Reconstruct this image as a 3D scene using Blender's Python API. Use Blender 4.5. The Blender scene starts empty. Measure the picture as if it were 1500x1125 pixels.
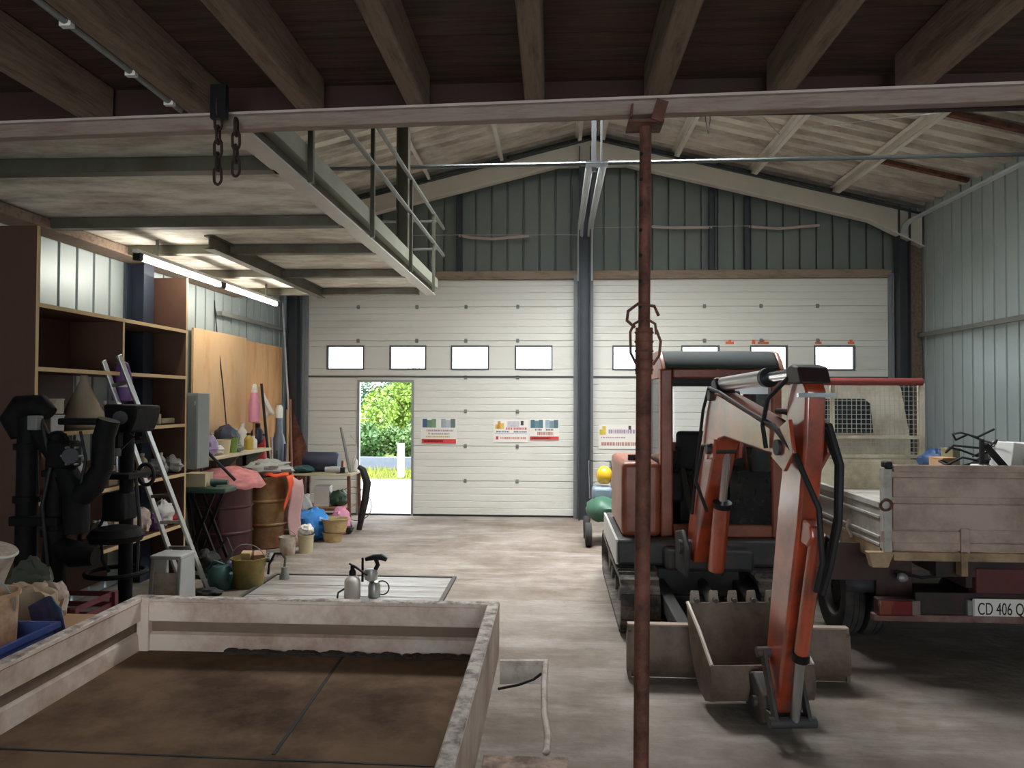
import bpy, math, random
from mathutils import Vector, Matrix, noise as mnoise
rnd = random.Random(7)
SC = bpy.context.scene
COL = SC.collection
V = Vector
PI = math.pi
# ------------------------------------------------------------------ camera
F = 1104.0
CAMH = 1.75
cam_d = bpy.data.cameras.new('camera'); cam = bpy.data.objects.new('camera', cam_d); COL.objects.link(cam)
cam_d.sensor_width = 36.0; cam_d.lens = 36.0 * F / 1500.0; cam_d.clip_start = 0.05; cam_d.clip_end = 400
yaw = math.atan((812 - 750) / F); pitch = math.atan((585 - 562.5) / F * math.cos(math.atan(62 / F))); roll = math.radians(0.22)
CR = Matrix.Rotation(yaw, 3, 'Z') @ Matrix.Rotation(PI / 2 + pitch, 3, 'X') @ Matrix.Rotation(roll, 3, 'Z')
cam.matrix_world = Matrix.Translation((0, 0, CAMH)) @ CR.to_4x4()
SC.camera = cam
EYE = V((0, 0, CAMH))
def ray(px, py): return CR @ V(((px - 750) / F, -(py - 562.5) / F, -1.0))
def A(px, py, Y):            # a photo pixel as a point at depth Y
    d = ray(px, py); return EYE + d * (Y / d.y)
def FL(px, py, z=0.0):       # a photo pixel as a point on the floor (or a level)
    d = ray(px, py); return EYE + d * ((z - CAMH) / d.z)
def XP(px, Y): return A(px, 585, Y).x
def ZP(py, Y, px=812): return A(px, py, Y).z

# ------------------------------------------------------------------ colour and materials
def lin(c):
    o = []
    for x in c[:3]:
        x /= 255.0
        o.append(x / 12.92 if x <= .04045 else ((x + .055) / 1.055) ** 2.4)
    return tuple(o) + (1.0,)
MATS = {}
def M(name, col, rough=.6, metal=0.0, var=.12, scale=6.0, bump=0.0, dirt=None, damt=.4, dscale=3.0, stretch=(1, 1, 1), coat=0.0, bscale=None, spec=.5):
    if name in MATS: return MATS[name]
    m = bpy.data.materials.new(name); m.use_nodes = True
    nt = m.node_tree; N = nt.nodes; L = nt.links
    b = N['Principled BSDF']
    b.inputs['Roughness'].default_value = rough; b.inputs['Metallic'].default_value = metal
    b.inputs['Coat Weight'].default_value = coat; b.inputs['Coat Roughness'].default_value = .2; b.inputs['Coat IOR'].default_value = 1.5 if coat < .9 else 1.9
    b.inputs['Specular IOR Level'].default_value = spec
    tc = N.new('ShaderNodeTexCoord'); mp = N.new('ShaderNodeMapping'); mp.inputs['Scale'].default_value = stretch
    L.new(tc.outputs['Object'], mp.inputs['Vector'])
    nz = N.new('ShaderNodeTexNoise'); nz.inputs['Scale'].default_value = scale; nz.inputs['Detail'].default_value = 5
    L.new(mp.outputs['Vector'], nz.inputs['Vector'])
    c = lin(col)
    mx = N.new('ShaderNodeMix'); mx.data_type = 'RGBA'
    mx.inputs['A'].default_value = tuple(max(0, x * (1 - var * 1.6)) for x in c[:3]) + (1,)
    mx.inputs['B'].default_value = tuple(min(1, x * (1 + var * 1.6)) for x in c[:3]) + (1,)
    L.new(nz.outputs['Fac'], mx.inputs['Factor'])
    out = mx.outputs['Result']
    if dirt is not None:
        n2 = N.new('ShaderNodeTexNoise'); n2.inputs['Scale'].default_value = dscale; n2.inputs['Detail'].default_value = 8; n2.inputs['Roughness'].default_value = .68
        L.new(mp.outputs['Vector'], n2.inputs['Vector'])
        cr = N.new('ShaderNodeValToRGB'); cr.color_ramp.elements[0].position = .62 - damt * .45; cr.color_ramp.elements[1].position = .80 - damt * .35
        L.new(n2.outputs['Fac'], cr.inputs['Fac'])
        m2 = N.new('ShaderNodeMix'); m2.data_type = 'RGBA'; m2.inputs['B'].default_value = lin(dirt)
        L.new(cr.outputs['Color'], m2.inputs['Factor']); L.new(out, m2.inputs['A']); out = m2.outputs['Result']
    L.new(out, b.inputs['Base Color'])
    if bump:
        n3 = N.new('ShaderNodeTexNoise'); n3.inputs['Scale'].default_value = bscale or scale * 4; n3.inputs['Detail'].default_value = 6
        L.new(mp.outputs['Vector'], n3.inputs['Vector'])
        bp = N.new('ShaderNodeBump'); bp.inputs['Strength'].default_value = bump; bp.inputs['Distance'].default_value = .02
        L.new(n3.outputs['Fac'], bp.inputs['Height']); L.new(bp.outputs['Normal'], b.inputs['Normal'])
    MATS[name] = m
    return m
def EM(name, col, strength):
    if name in MATS: return MATS[name]
    m = bpy.data.materials.new(name); m.use_nodes = True
    b = m.node_tree.nodes['Principled BSDF']
    b.inputs['Base Color'].default_value = lin(col); b.inputs['Emission Color'].default_value = lin(col); b.inputs['Emission Strength'].default_value = strength
    MATS[name] = m; return m
def GLASS(name, tint, diffuse=0.0, dcol=(225, 230, 235), rough=.03):
    """thin glazing: clear transmission with a reflection, plus a share of dust"""
    if name in MATS: return MATS[name]
    m = bpy.data.materials.new(name); m.use_nodes = True
    nt = m.node_tree; N = nt.nodes; L = nt.links
    N.remove(N['Principled BSDF']); o = N['Material Output']
    t = N.new('ShaderNodeBsdfTransparent'); t.inputs['Color'].default_value = lin(tint)
    g = N.new('ShaderNodeBsdfGlossy'); g.inputs['Roughness'].default_value = rough
    fr = N.new('ShaderNodeFresnel'); fr.inputs['IOR'].default_value = 1.45
    a = N.new('ShaderNodeMixShader'); L.new(fr.outputs[0], a.inputs[0]); L.new(t.outputs[0], a.inputs[1]); L.new(g.outputs[0], a.inputs[2])
    last = a
    if diffuse:
        d = N.new('ShaderNodeBsdfDiffuse'); d.inputs['Color'].default_value = lin(dcol)
        tr = N.new('ShaderNodeBsdfTranslucent'); tr.inputs['Color'].default_value = lin(dcol)
        d2 = N.new('ShaderNodeMixShader'); d2.inputs[0].default_value = .5; L.new(d.outputs[0], d2.inputs[1]); L.new(tr.outputs[0], d2.inputs[2])
        nz = N.new('ShaderNodeTexNoise'); nz.inputs['Scale'].default_value = 6; nz.inputs['Detail'].default_value = 6
        mr = N.new('ShaderNodeMapRange'); mr.inputs['From Min'].default_value = .3; mr.inputs['From Max'].default_value = .7
        mr.inputs['To Min'].default_value = diffuse * .7; mr.inputs['To Max'].default_value = min(1, diffuse * 1.3)
        L.new(nz.outputs['Fac'], mr.inputs['Value'])
        f = N.new('ShaderNodeMixShader'); L.new(mr.outputs[0], f.inputs[0]); L.new(a.outputs[0], f.inputs[1]); L.new(d2.outputs[0], f.inputs[2]); last = f
    L.new(last.outputs[0], o.inputs['Surface'])
    MATS[name] = m; return m

# ------------------------------------------------------------------ mesh builder
def basis(d, up=V((0, 0, 1))):
    d = d.normalized()
    if abs(d.dot(up)) > .98: up = V((0, 1, 0)) if abs(d.y) < .9 else V((1, 0, 0))
    x = up.cross(d).normalized(); y = d.cross(x).normalized()
    return x, y, d
class MB:
    def __init__(s): s.v = []; s.f = []
    def add(s, vs, fs):
        b = len(s.v); s.v += [V(p) for p in vs]; s.f += [tuple(b + i for i in q) for q in fs]; return s
    def box(s, x0, x1, y0, y1, z0, z1):
        return s.add([(x0, y0, z0), (x1, y0, z0), (x1, y1, z0), (x0, y1, z0), (x0, y0, z1), (x1, y0, z1), (x1, y1, z1), (x0, y1, z1)],
                     [(3, 2, 1, 0), (4, 5, 6, 7), (0, 1, 5, 4), (1, 2, 6, 5), (2, 3, 7, 6), (3, 0, 4, 7)])
    def obox(s, c, size, R=None):
        R = R or Matrix.Identity(3); c = V(c); h = V(size) / 2; vs = []
        for z in (-1, 1):
            for x, y in ((-1, -1), (1, -1), (1, 1), (-1, 1)): vs.append(c + R @ V((x * h.x, y * h.y, z * h.z)))
        return s.add(vs, [(3, 2, 1, 0), (4, 5, 6, 7), (0, 1, 5, 4), (1, 2, 6, 5), (2, 3, 7, 6), (3, 0, 4, 7)])
    def bar(s, p0, p1, w, h, up=V((0, 0, 1)), w1=None, h1=None):
        p0 = V(p0); p1 = V(p1); x, y, d = basis(p1 - p0, up); w1 = w if w1 is None else w1; h1 = h if h1 is None else h1; vs = []
        for p, a, b in ((p0, w, h), (p1, w1, h1)):
            for i, j in ((-1, -1), (1, -1), (1, 1), (-1, 1)): vs.append(p + x * (i * a / 2) + y * (j * b / 2))
        return s.add(vs, [(3, 2, 1, 0), (4, 5, 6, 7), (0, 1, 5, 4), (1, 2, 6, 5), (2, 3, 7, 6), (3, 0, 4, 7)])
    def cyl(s, p0, p1, r, r1=None, n=16, caps=True):
        return s.tube([p0, p1], [r, r if r1 is None else r1], n, caps)
    def tube(s, pts, r, n=8, caps=True, closed=False):
        pts = [V(p) for p in pts]; k = len(pts); rs = r if isinstance(r, (list, tuple)) else [r] * k; vs = []; up = None
        for i, p in enumerate(pts):
            if closed: t = pts[(i + 1) % k] - pts[i - 1]
            else: t = pts[min(i + 1, k - 1)] - pts[max(i - 1, 0)]
            if t.length < 1e-9: t = V((0, 0, 1))
            t.normalize()
            if up is None: x, y, _ = basis(t)
            else:
                x = up - t * up.dot(t)
                x = basis(t)[0] if x.length < 1e-6 else x.normalized(); y = t.cross(x)
            up = x
            for j in range(n):
                a = 2 * PI * j / n; vs.append(p + x * (math.cos(a) * rs[i]) + y * (math.sin(a) * rs[i]))
        fs = []
        for i in range(k if closed else k - 1):
            for j in range(n):
                a = i * n + j; b = i * n + (j + 1) % n; i2 = (i + 1) % k
                fs.append((a, b, i2 * n + (j + 1) % n, i2 * n + j))
        if caps and not closed: fs.append(tuple(range(n - 1, -1, -1))); fs.append(tuple((k - 1) * n + j for j in range(n)))
        return s.add(vs, fs)
    def lathe(s, prof, c, n=24, R=None, caps=True, sx=1.0, sy=1.0):
        R = R or Matrix.Identity(3); c = V(c); vs = []; fs = []
        for r, z in prof:
            for j in range(n):
                a = 2 * PI * j / n; vs.append(c + R @ V((r * math.cos(a) * sx, r * math.sin(a) * sy, z)))
        for i in range(len(prof) - 1):
            for j in range(n):
                fs.append((i * n + j, i * n + (j + 1) % n, (i + 1) * n + (j + 1) % n, (i + 1) * n + j))
        if caps:
            fs.append(tuple(range(n - 1, -1, -1))); fs.append(tuple((len(prof) - 1) * n + j for j in range(n)))
        return s.add(vs, fs)
    def prism(s, poly, off):
        off = V(off); k = len(poly); vs = [V(p) for p in poly] + [V(p) + off for p in poly]
        fs = [tuple(range(k - 1, -1, -1)), tuple(range(k, 2 * k))] + [(i, (i + 1) % k, k + (i + 1) % k, k + i) for i in range(k)]
        return s.add(vs, fs)
    def torus(s, c, axis, R, r, n=28, m=8, a0=0, a1=2 * PI):
        x, y, d = basis(V(axis)); c = V(c); full = abs(a1 - a0 - 2 * PI) < 1e-6; k = n if full else n + 1
        return s.tube([c + x * (R * math.cos(a0 + (a1 - a0) * i / n)) + y * (R * math.sin(a0 + (a1 - a0) * i / n)) for i in range(k)], r, m, True, full)
    def blob(s, c, rad, amp=.15, seed=0, n=20, m=12, fr=2.2, flat=None):
        c = V(c); vs = []; fs = []; rx, ry, rz = rad
        for i in range(m + 1):
            t = PI * i / m
            for j in range(n):
                a = 2 * PI * j / n; d = V((math.sin(t) * math.cos(a), math.sin(t) * math.sin(a), math.cos(t)))
                k = 1 + amp * mnoise.noise(d * fr + V((seed * 3.1, seed * 1.7, seed))) + amp * .5 * mnoise.noise(d * fr * 2.7 + V((seed, 9, 4)))
                p = V((d.x * rx * k, d.y * ry * k, d.z * rz * k))
                if flat is not None and p.z < flat: p.z = flat + (p.z - flat) * .01
                vs.append(c + p)
        for i in range(m):
            for j in range(n): fs.append((i * n + j, (i + 1) * n + j, (i + 1) * n + (j + 1) % n, i * n + (j + 1) % n))
        return s.add(vs, fs)
    def grid(s, fn, nu, nv):
        vs = [fn(i / nu, j / nv) for i in range(nu + 1) for j in range(nv + 1)]; w = nv + 1
        return s.add(vs, [(i * w + j, (i + 1) * w + j, (i + 1) * w + j + 1, i * w + j + 1) for i in range(nu) for j in range(nv)])
    def build(s, name, mat, parent=None, bevel=0.0, solid=0.0, sub=0, angle=.7, base=None, recalc=True, seg=2):
        if parent is not None: org = WLOC[parent.name]
        elif base is not None: org = V(base)
        else:
            xs = [p.x for p in s.v]; ys = [p.y for p in s.v]; org = V(((min(xs) + max(xs)) / 2, (min(ys) + max(ys)) / 2, min(p.z for p in s.v)))
        me = bpy.data.meshes.new(name)
        me.from_pydata([p - org for p in s.v], [], s.f); me.validate()
        if recalc:
            import bmesh
            bm = bmesh.new(); bm.from_mesh(me)
            bmesh.ops.remove_doubles(bm, verts=bm.verts, dist=1e-5)
            bmesh.ops.recalc_face_normals(bm, faces=bm.faces); bm.to_mesh(me); bm.free()
        me.polygons.foreach_set('use_smooth', [True] * len(me.polygons)); me.set_sharp_from_angle(angle=angle)
        mats = mat if isinstance(mat, (list, tuple)) else [mat]
        for q in mats: me.materials.append(q)
        o = bpy.data.objects.new(name, me); COL.objects.link(o)
        if parent is not None: o.parent = parent; o.location = (0, 0, 0)
        else: o.location = org
        WLOC[o.name] = org
        if solid:
            md = o.modifiers.new('s', 'SOLIDIFY'); md.thickness = solid; md.offset = 0
        if sub:
            md = o.modifiers.new('u', 'SUBSURF'); md.levels = sub; md.render_levels = sub
        if bevel:
            md = o.modifiers.new('b', 'BEVEL'); md.width = bevel; md.segments = seg; md.limit_method = 'ANGLE'; md.angle_limit = .6; md.harden_normals = False
        return o
WLOC = {}
def thing(name, label, cat, loc, group=None):
    o = bpy.data.objects.new(name, None); COL.objects.link(o); o.location = loc; WLOC[o.name] = V(loc); o.empty_display_size = .1
    o['label'] = label; o['category'] = cat
    if group: o['group'] = group
    return o
def tag(o, label, cat, group=None, kind=None):
    if label: o['label'] = label
    if cat: o['category'] = cat
    if group: o['group'] = group
    if kind: o['kind'] = kind
    return o
def struct(o, label=None, cat=None, group=None):
    o['kind'] = 'structure'; return tag(o, label, cat, group)
def RX(a): return Matrix.Rotation(a, 3, 'X')
def RY(a): return Matrix.Rotation(a, 3, 'Y')
def RZ(a): return Matrix.Rotation(a, 3, 'Z')
def text_mb(txt, size, origin, xdir, zdir, depth=.001, align='LEFT', sx=1.0):
    """lettering as mesh, baseline at origin, running along xdir, up along zdir"""
    cu = bpy.data.curves.new('t', 'FONT'); cu.body = txt; cu.size = size; cu.extrude = depth; cu.align_x = align
    o = bpy.data.objects.new('t', cu); COL.objects.link(o)
    dg = bpy.context.evaluated_depsgraph_get(); me = bpy.data.meshes.new_from_object(o.evaluated_get(dg))
    xd = V(xdir).normalized(); zd = V(zdir).normalized(); nd = xd.cross(zd); mb = MB(); O = V(origin)
    mb.add([O + xd * (v.co.x * sx) + zd * v.co.y + nd * v.co.z for v in me.vertices], [tuple(p.vertices) for p in me.polygons])
    bpy.data.objects.remove(o); bpy.data.curves.remove(cu); bpy.data.meshes.remove(me)
    return mb
# ------------------------------------------------------------------ materials
def floor_material():
    m = M('concrete', (138, 129, 119), .85, var=.16, scale=2.2, bump=.4, dirt=(104, 92, 80), damt=.45, dscale=.9, bscale=16, spec=.3)
    nt = m.node_tree; N = nt.nodes; L = nt.links; b = N['Principled BSDF']; src = b.inputs['Base Color'].links[0].from_socket
    tc = N.new('ShaderNodeTexCoord')
    def layer(src, stretch, scale, lo, hi, col, mode='MIX', fac=1.0):
        mp = N.new('ShaderNodeMapping'); mp.inputs['Scale'].default_value = stretch; L.new(tc.outputs['Object'], mp.inputs['Vector'])
        n = N.new('ShaderNodeTexNoise'); n.inputs['Scale'].default_value = scale; n.inputs['Detail'].default_value = 9; n.inputs['Roughness'].default_value = .7; L.new(mp.outputs['Vector'], n.inputs['Vector'])
        r = N.new('ShaderNodeMapRange'); r.inputs['From Min'].default_value = lo; r.inputs['From Max'].default_value = hi; r.inputs['To Max'].default_value = fac; L.new(n.outputs['Fac'], r.inputs['Value'])
        x = N.new('ShaderNodeMix'); x.data_type = 'RGBA'; x.inputs['B'].default_value = lin(col); L.new(r.outputs[0], x.inputs['Factor']); L.new(src, x.inputs['A']); return x.outputs['Result']
    src = layer(src, (.6, 2.2, 1), 1.3, .48, .72, (182, 176, 168), fac=.6)      # pale dragged dust
    src = layer(src, (.5, 6, 1), 1.7, .54, .76, (96, 86, 77), fac=.42)          # trowel lines and tyre dirt
    src = layer(src, (1, 1, 1), 26, .58, .78, (84, 74, 66), fac=.7)              # crumbs
    src = layer(src, (1, 1, 1), .42, .50, .66, (92, 76, 64), fac=.55)            # broad soil stains
    L.new(src, b.inputs['Base Color']); return m
m_conc = floor_material()
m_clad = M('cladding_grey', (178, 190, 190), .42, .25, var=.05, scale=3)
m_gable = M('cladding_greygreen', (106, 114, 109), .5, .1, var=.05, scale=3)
m_groove = M('dark_gap', (30, 34, 36), .7)
m_door = M('door_cream', (212, 211, 202), .5, var=.03, scale=2, dirt=(196, 194, 182), damt=.15, dscale=1.5, stretch=(.4, 1, 2))
m_steel = M('painted_steel_dark', (62, 66, 70), .5, .4, var=.15)
m_blue = M('steel_bluegrey', (54, 62, 76), .55, .3, var=.15)
m_galv = M('galvanised', (176, 182, 186), .32, .85, var=.12, scale=14)
m_greyst = M('steel_grey', (128, 130, 124), .55, .3, var=.12)
m_mezz = M('mezzanine_steel', (98, 97, 84), .55, .3, var=.14, scale=4, dirt=(86, 78, 64), damt=.35)
m_osb = M('mezzanine_board', (246, 241, 229), .8, var=.08, scale=7, dirt=(184, 174, 156), damt=.45, dscale=3.2, bump=.2, stretch=(.6, 1.4, 1))
m_wood = M('timber_old', (134, 113, 94), .8, var=.22, scale=3.0, stretch=(8, .9, 8), bump=.3, dirt=(92, 74, 58), damt=.4)
m_woodx = M('timber_crosswise', (132, 112, 96), .8, var=.22, scale=3.0, stretch=(.9, 8, 8), bump=.3, dirt=(96, 78, 64), damt=.4)
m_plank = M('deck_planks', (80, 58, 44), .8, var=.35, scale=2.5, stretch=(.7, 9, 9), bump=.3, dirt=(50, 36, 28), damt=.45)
m_roof = M('fibre_cement', (216, 208, 196), .85, var=.10, scale=5, dirt=(160, 148, 136), damt=.45, dscale=2.2, stretch=(.5, 1.5, 1))
m_rafter = M('rafter_steel', (208, 201, 186), .6, .1, var=.08, scale=3)
m_purlin = M('purlin_white', (214, 208, 198), .5, .1, var=.08)
m_black = M('black_rubber', (26, 26, 27), .7, var=.2)
m_blackm = M('black_metal', (30, 30, 33), .45, .5, var=.25, scale=8)
m_rust = M('rusty_brown', (122, 78, 62), .75, .2, var=.25, scale=9, dirt=(70, 40, 32), damt=.5, dscale=7, bump=.2)
m_chain = M('chain_rust', (58, 44, 38), .65, .5, var=.2, scale=20)
m_shelfw = M('shelf_brown', (82, 55, 40), .6, var=.10, scale=2.5, stretch=(4, 1, 4))
m_shelfe = M('shelf_edge', (206, 178, 132), .6, var=.1, scale=3)
m_ply = M('plywood_tan', (222, 184, 140), .7, var=.05, scale=1.6, stretch=(1, 3, 1), dirt=(208, 160, 112), damt=.25, dscale=1.0)
m_white = M('white_plastic', (222, 220, 212), .5, var=.05)
m_frame = M('window_frame_dark', (72, 72, 74), .5)
m_glass = GLASS('door_window_glass', (245, 250, 252), .12)
m_alu = M('aluminium', (190, 192, 190), .3, .9, var=.08)
# ------------------------------------------------------------------ building shell
D = 11.25; XL = -4.12; XR = 5.3; RIDGE = .55; PX = 98.1
def roofz(x): return 5.72 - .245 * abs(x - RIDGE)
def cladding(name, mat, u0, u1, zb, ztop, place, pitch=.24, gw=.028, gd=.045):
    us = []; u = u0
    while u < u1 - 1e-6:
        e = min(u + pitch, u1); us += [(u, gd, 1), (u + .006, 0, 0), (e - gw, 0, 0), (e - gw + .006, gd, 1)]; u = e
    mb = MB(); k = 0
    for (a, da, _), (b, db, _) in zip(us, us[1:]):
        if b - a < 1e-6: continue
        n0 = len(mb.v); za = zb(a) if callable(zb) else zb; zb_ = zb(b) if callable(zb) else zb
        mb.add([place(a, da, za), place(b, db, zb_), place(b, db, ztop(b)), place(a, da, ztop(a))], [(0, 1, 2, 3)])
    return struct(mb.build(name, mat, recalc=False, angle=.3))
fl = MB(); fl.grid(lambda a, b: V((XL - .02 + (XR - XL + .04) * a, -5 + 16.32 * b, 0)), 8, 12)
struct(fl.build('floor', m_conc, base=(0, 0, 0)))
cladding('wall_left', m_clad, -5, 11.3, 0, lambda u: roofz(XL) + .08, lambda u, d, z: V((XL - d, u, z)))
cladding('wall_right', m_clad, -5, 11.3, 0, lambda u: roofz(XR) + .08, lambda u, d, z: V((XR + d, u, z)))
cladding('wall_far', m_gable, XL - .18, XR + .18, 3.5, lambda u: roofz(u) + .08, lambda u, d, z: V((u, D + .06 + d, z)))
mb = MB()
for x0, x1 in ((XL - .1, -3.78), (.30, .58), (4.87, XR + .1)): mb.box(x0, x1, D + .05, D + .12, 0, 3.56)
struct(mb.build('wall_far_piers', M('pier_grey', (96, 100, 100), .6)))
mb = MB(); mb.box(XL - .1, -2, -5.1, -5, 0, 4.6).box(3, XR + .1, -5.1, -5, 0, 4.6).box(-2, 3, -5.1, -5, 3.2, 5.8)
mb.box(XL - .1, -2, -5.1, -5, 4.5, 5.2).box(3, XR + .1, -5.1, -5, 4.5, 5.2)
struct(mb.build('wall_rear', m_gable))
# corrugated roof, waves running down the slope; two rooflight sheets let into it
LIGHTS = [('window_1', 2.2, 4.75, 5.2, 7.3), ('window_2', -1.9, .1, 4.4, 6.6)]
LIGHTS = [('window_1', 2.9, 4.7, 5.7, 7.2), ('window_2', .95, 1.95, 7.5, 9.0), ('window_3', -1.0, .2, 7.5, 9.0)]
PITCH, PROF = .3, ((0, 0), (.15, 0), (.185, .075), (.265, .075))      # flat pan, then a rib standing up from it
def slope(x0, x1, ya, yb, mb):
    """trapezoidal roof sheet between two lines down the slope; the ribs run down the slope"""
    ys = [(ya, 0)]; k = math.floor(ya / PITCH)
    while k * PITCH < yb:
        ys += [(k * PITCH + a, h) for a, h in PROF if ya < k * PITCH + a < yb]; k += 1
    ys.append((yb, 0))
    vs = [(x, y, roofz(x) + h) for y, h in ys for x in (x0, x1)]
    mb.add(vs, [(2 * n, 2 * n + 1, 2 * n + 3, 2 * n + 2) for n in range(len(ys) - 1)])
mb = MB()
for xa, xb in ((RIDGE, XR + .15), (XL - .15, RIDGE)):
    inn = [l for l in LIGHTS if xa <= l[1] < xb]
    xs = sorted({xa, xb} | {q for l in inn for q in l[1:3]}); ys = sorted({-5.1, 11.5} | {q for l in inn for q in l[3:5]})
    for x0, x1 in zip(xs, xs[1:]):
        for y0, y1 in zip(ys, ys[1:]):
            if not any(l[1] - 1e-6 <= x0 and x1 <= l[2] + 1e-6 and l[3] - 1e-6 <= y0 and y1 <= l[4] + 1e-6 for l in inn): slope(x0, x1, y0, y1, mb)
ceil = struct(mb.build('ceiling', m_roof, recalc=False, angle=.2))
m_sheet = EM('rooflight_sheet', (235, 240, 240), 2.2)
for nm, lx0, lx1, ly0, ly1 in LIGHTS:
    mb = MB(); slope(lx0, lx1, ly0, ly1, mb); tag(struct(mb.build(nm, m_sheet, recalc=False, angle=.2)), 'translucent corrugated rooflight sheet in the roof slope', None)
# ------------------------------------------------------------------ sectional doors
ZS = [0.02, .527, 1.047, 1.567, 2.076, 2.627, 3.136, 3.545]
def panel_mb(mb, x0, x1, z0, z1, y=D, th=.04, groove=.10):
    pts = [(y + th, z0), (y + .014, z0), (y + .012, z0 + .003), (y, z0 + .008)]
    n = max(1, int(round((z1 - z0) / groove)))
    for i in range(1, n):
        z = z0 + (z1 - z0) * i / n
        pts += [(y, z - .007), (y + .005, z - .002), (y + .005, z + .002), (y, z + .007)]
    pts += [(y, z1 - .009), (y + .012, z1 - .004), (y + .014, z1), (y + th, z1)]
    return mb.prism([(x0, a, b) for a, b in pts], (x1 - x0, 0, 0))
def sectional(name, x0, x1, wins, hinges_up, hinges_lo, wicket=None, tracks=True):
    root = bpy.data.objects.new(name, None); COL.objects.link(root); root.location = (x0, D, 0); WLOC[root.name] = V((x0, D, 0)); root['kind'] = 'structure'
    wz0, wz1 = 2.21, 2.535
    for i in range(7):
        z0, z1 = ZS[i], ZS[i + 1]
        mb = MB()
        if i == 4:
            panel_mb(mb, x0, x1, z0, wz0, groove=.2); panel_mb(mb, x0, x1, wz1, z1, groove=.2); xs = x0
            for a, b in wins + [(x1, None)]:
                mb.box(xs, a, D, D + .04, wz0, wz1); xs = b
        elif wicket and i < 4:
            wa, wb, wt = wicket
            panel_mb(mb, x0, wa - .03, z0, z1); panel_mb(mb, wb + .03, x1, z0, z1)
            if z1 > wt: mb.box(wa - .03, wb + .03, D, D + .04, wt + .03, z1)
        else: panel_mb(mb, x0, x1, z0, z1)
        mb.build('door_panel', m_door, root)
    for a, b in wins:
        mb = MB(); w = .022
        mb.box(a - w, b + w, D - .008, D + .05, wz0 - w, wz0).box(a - w, b + w, D - .008, D + .05, wz1, wz1 + w)
        mb.box(a - w, a, D - .008, D + .05, wz0, wz1).box(b, b + w, D - .008, D + .05, wz0, wz1)
        f = mb.build('window_frame', m_frame, root)
        MB().box(a, b, D + .018, D + .024, wz0, wz1).build('window_pane', m_glass, f)
    MB().box(x0, x1, D - .012, D + .01, 2.078, 2.1).build('joint_seal', m_frame, root)
    for hs, zi in ((hinges_up, (5, 6)), (hinges_lo, (1, 2, 3, 4))):
        for z in zi:
            for h in hs:
                mb = MB(); mb.box(h - .022, h + .022, D - .012, D, ZS[z] - .03, ZS[z] + .03); mb.cyl((h - .026, D - .014, ZS[z]), (h + .026, D - .014, ZS[z]), .008, n=8)
                mb.build('hinge', m_greyst, root)
    if wicket:
        wa, wb, wt = wicket; w = .035; m_wf = M('wicket_frame', (150, 152, 150), .4, .5)
        mb = MB(); mb.box(wa - w, wa, D - .015, D + .06, .0, wt + w).box(wb, wb + w, D - .015, D + .06, .0, wt + w).box(wa, wb, D - .015, D + .06, wt, wt + w).box(wa, wb, D - .0, D + .05, .0, .02)
        mb.build('wicket_frame', m_wf, root)
    MB().box(x0, x1, D - .01, D + .05, 0, .02).build('bottom_seal', m_black, root)
    for x in (x0 - .03, x1 + .03):
        mb = MB(); mb.box(x - .045, x + .045, D - .05, D - .01, 0, 3.6).box(x - .008, x + .008, D - .10, D - .05, 0, 3.6)
        for k in range(1, 8): mb.box(x - .04, x + .04, D - .075, D - .045, ZS[k] - .04, ZS[k] + .03)
        mb.build('side_track', M('side_track_grey', (132, 135, 138), .5, .4, var=.1), root)
    return root
wn = lambda a, b: (XP(a, D), XP(b, D))
d1 = sectional('door_1', -3.74, .30, [wn(480, 531), wn(572, 622), wn(662, 714), wn(756, 807)], [XP(p, D) for p in (524, 610, 682, 758)], [XP(p, D) for p in (682, 758)], (XP(527, D), XP(603, D), 2.0))
tag(d1, 'left cream sectional door with an open wicket door', None)
d2 = sectional('door_2', .56, 4.86, [wn(899, 951), wn(1000, 1052), wn(1101, 1152), wn(1195, 1251)], [XP(p, D) for p in (945, 1032, 1115, 1198)], [XP(p, D) for p in (945, 1200)])
tag(d2, 'right cream sectional door behind the excavator and truck', None)
m_tape = M('orange_tape', (226, 106, 56), .6)
for px, w in ((1069, .12), (1104, .05), (1118, .16), (1199, .09), (1247, .09)):
    x = XP(px, D); MB().box(x - w / 2, x + w / 2, D - .006, D + .001, 2.575, 2.61).box(x - .02, x + .02, D - .007, D + .001, 2.6, 2.64).build('orange_tape', m_tape, d2)
# lintels over the doors
m_lint = M('lintel_wood', (146, 128, 110), .8, var=.15, scale=3, stretch=(1, 6, 6), dirt=(112, 96, 80))
struct(MB().box(-3.8, .34, D - .04, D + .05, 3.545, 3.67).build('lintel_timber', m_lint, bevel=.006), 'dusty timber lintel over the open-wicket door', 'lintel')
struct(MB().box(.52, 4.9, D - .04, D + .05, 3.545, 3.67).build('lintel_timber', m_lint, bevel=.006), 'dusty timber lintel over the door behind the excavator', 'lintel')
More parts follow.
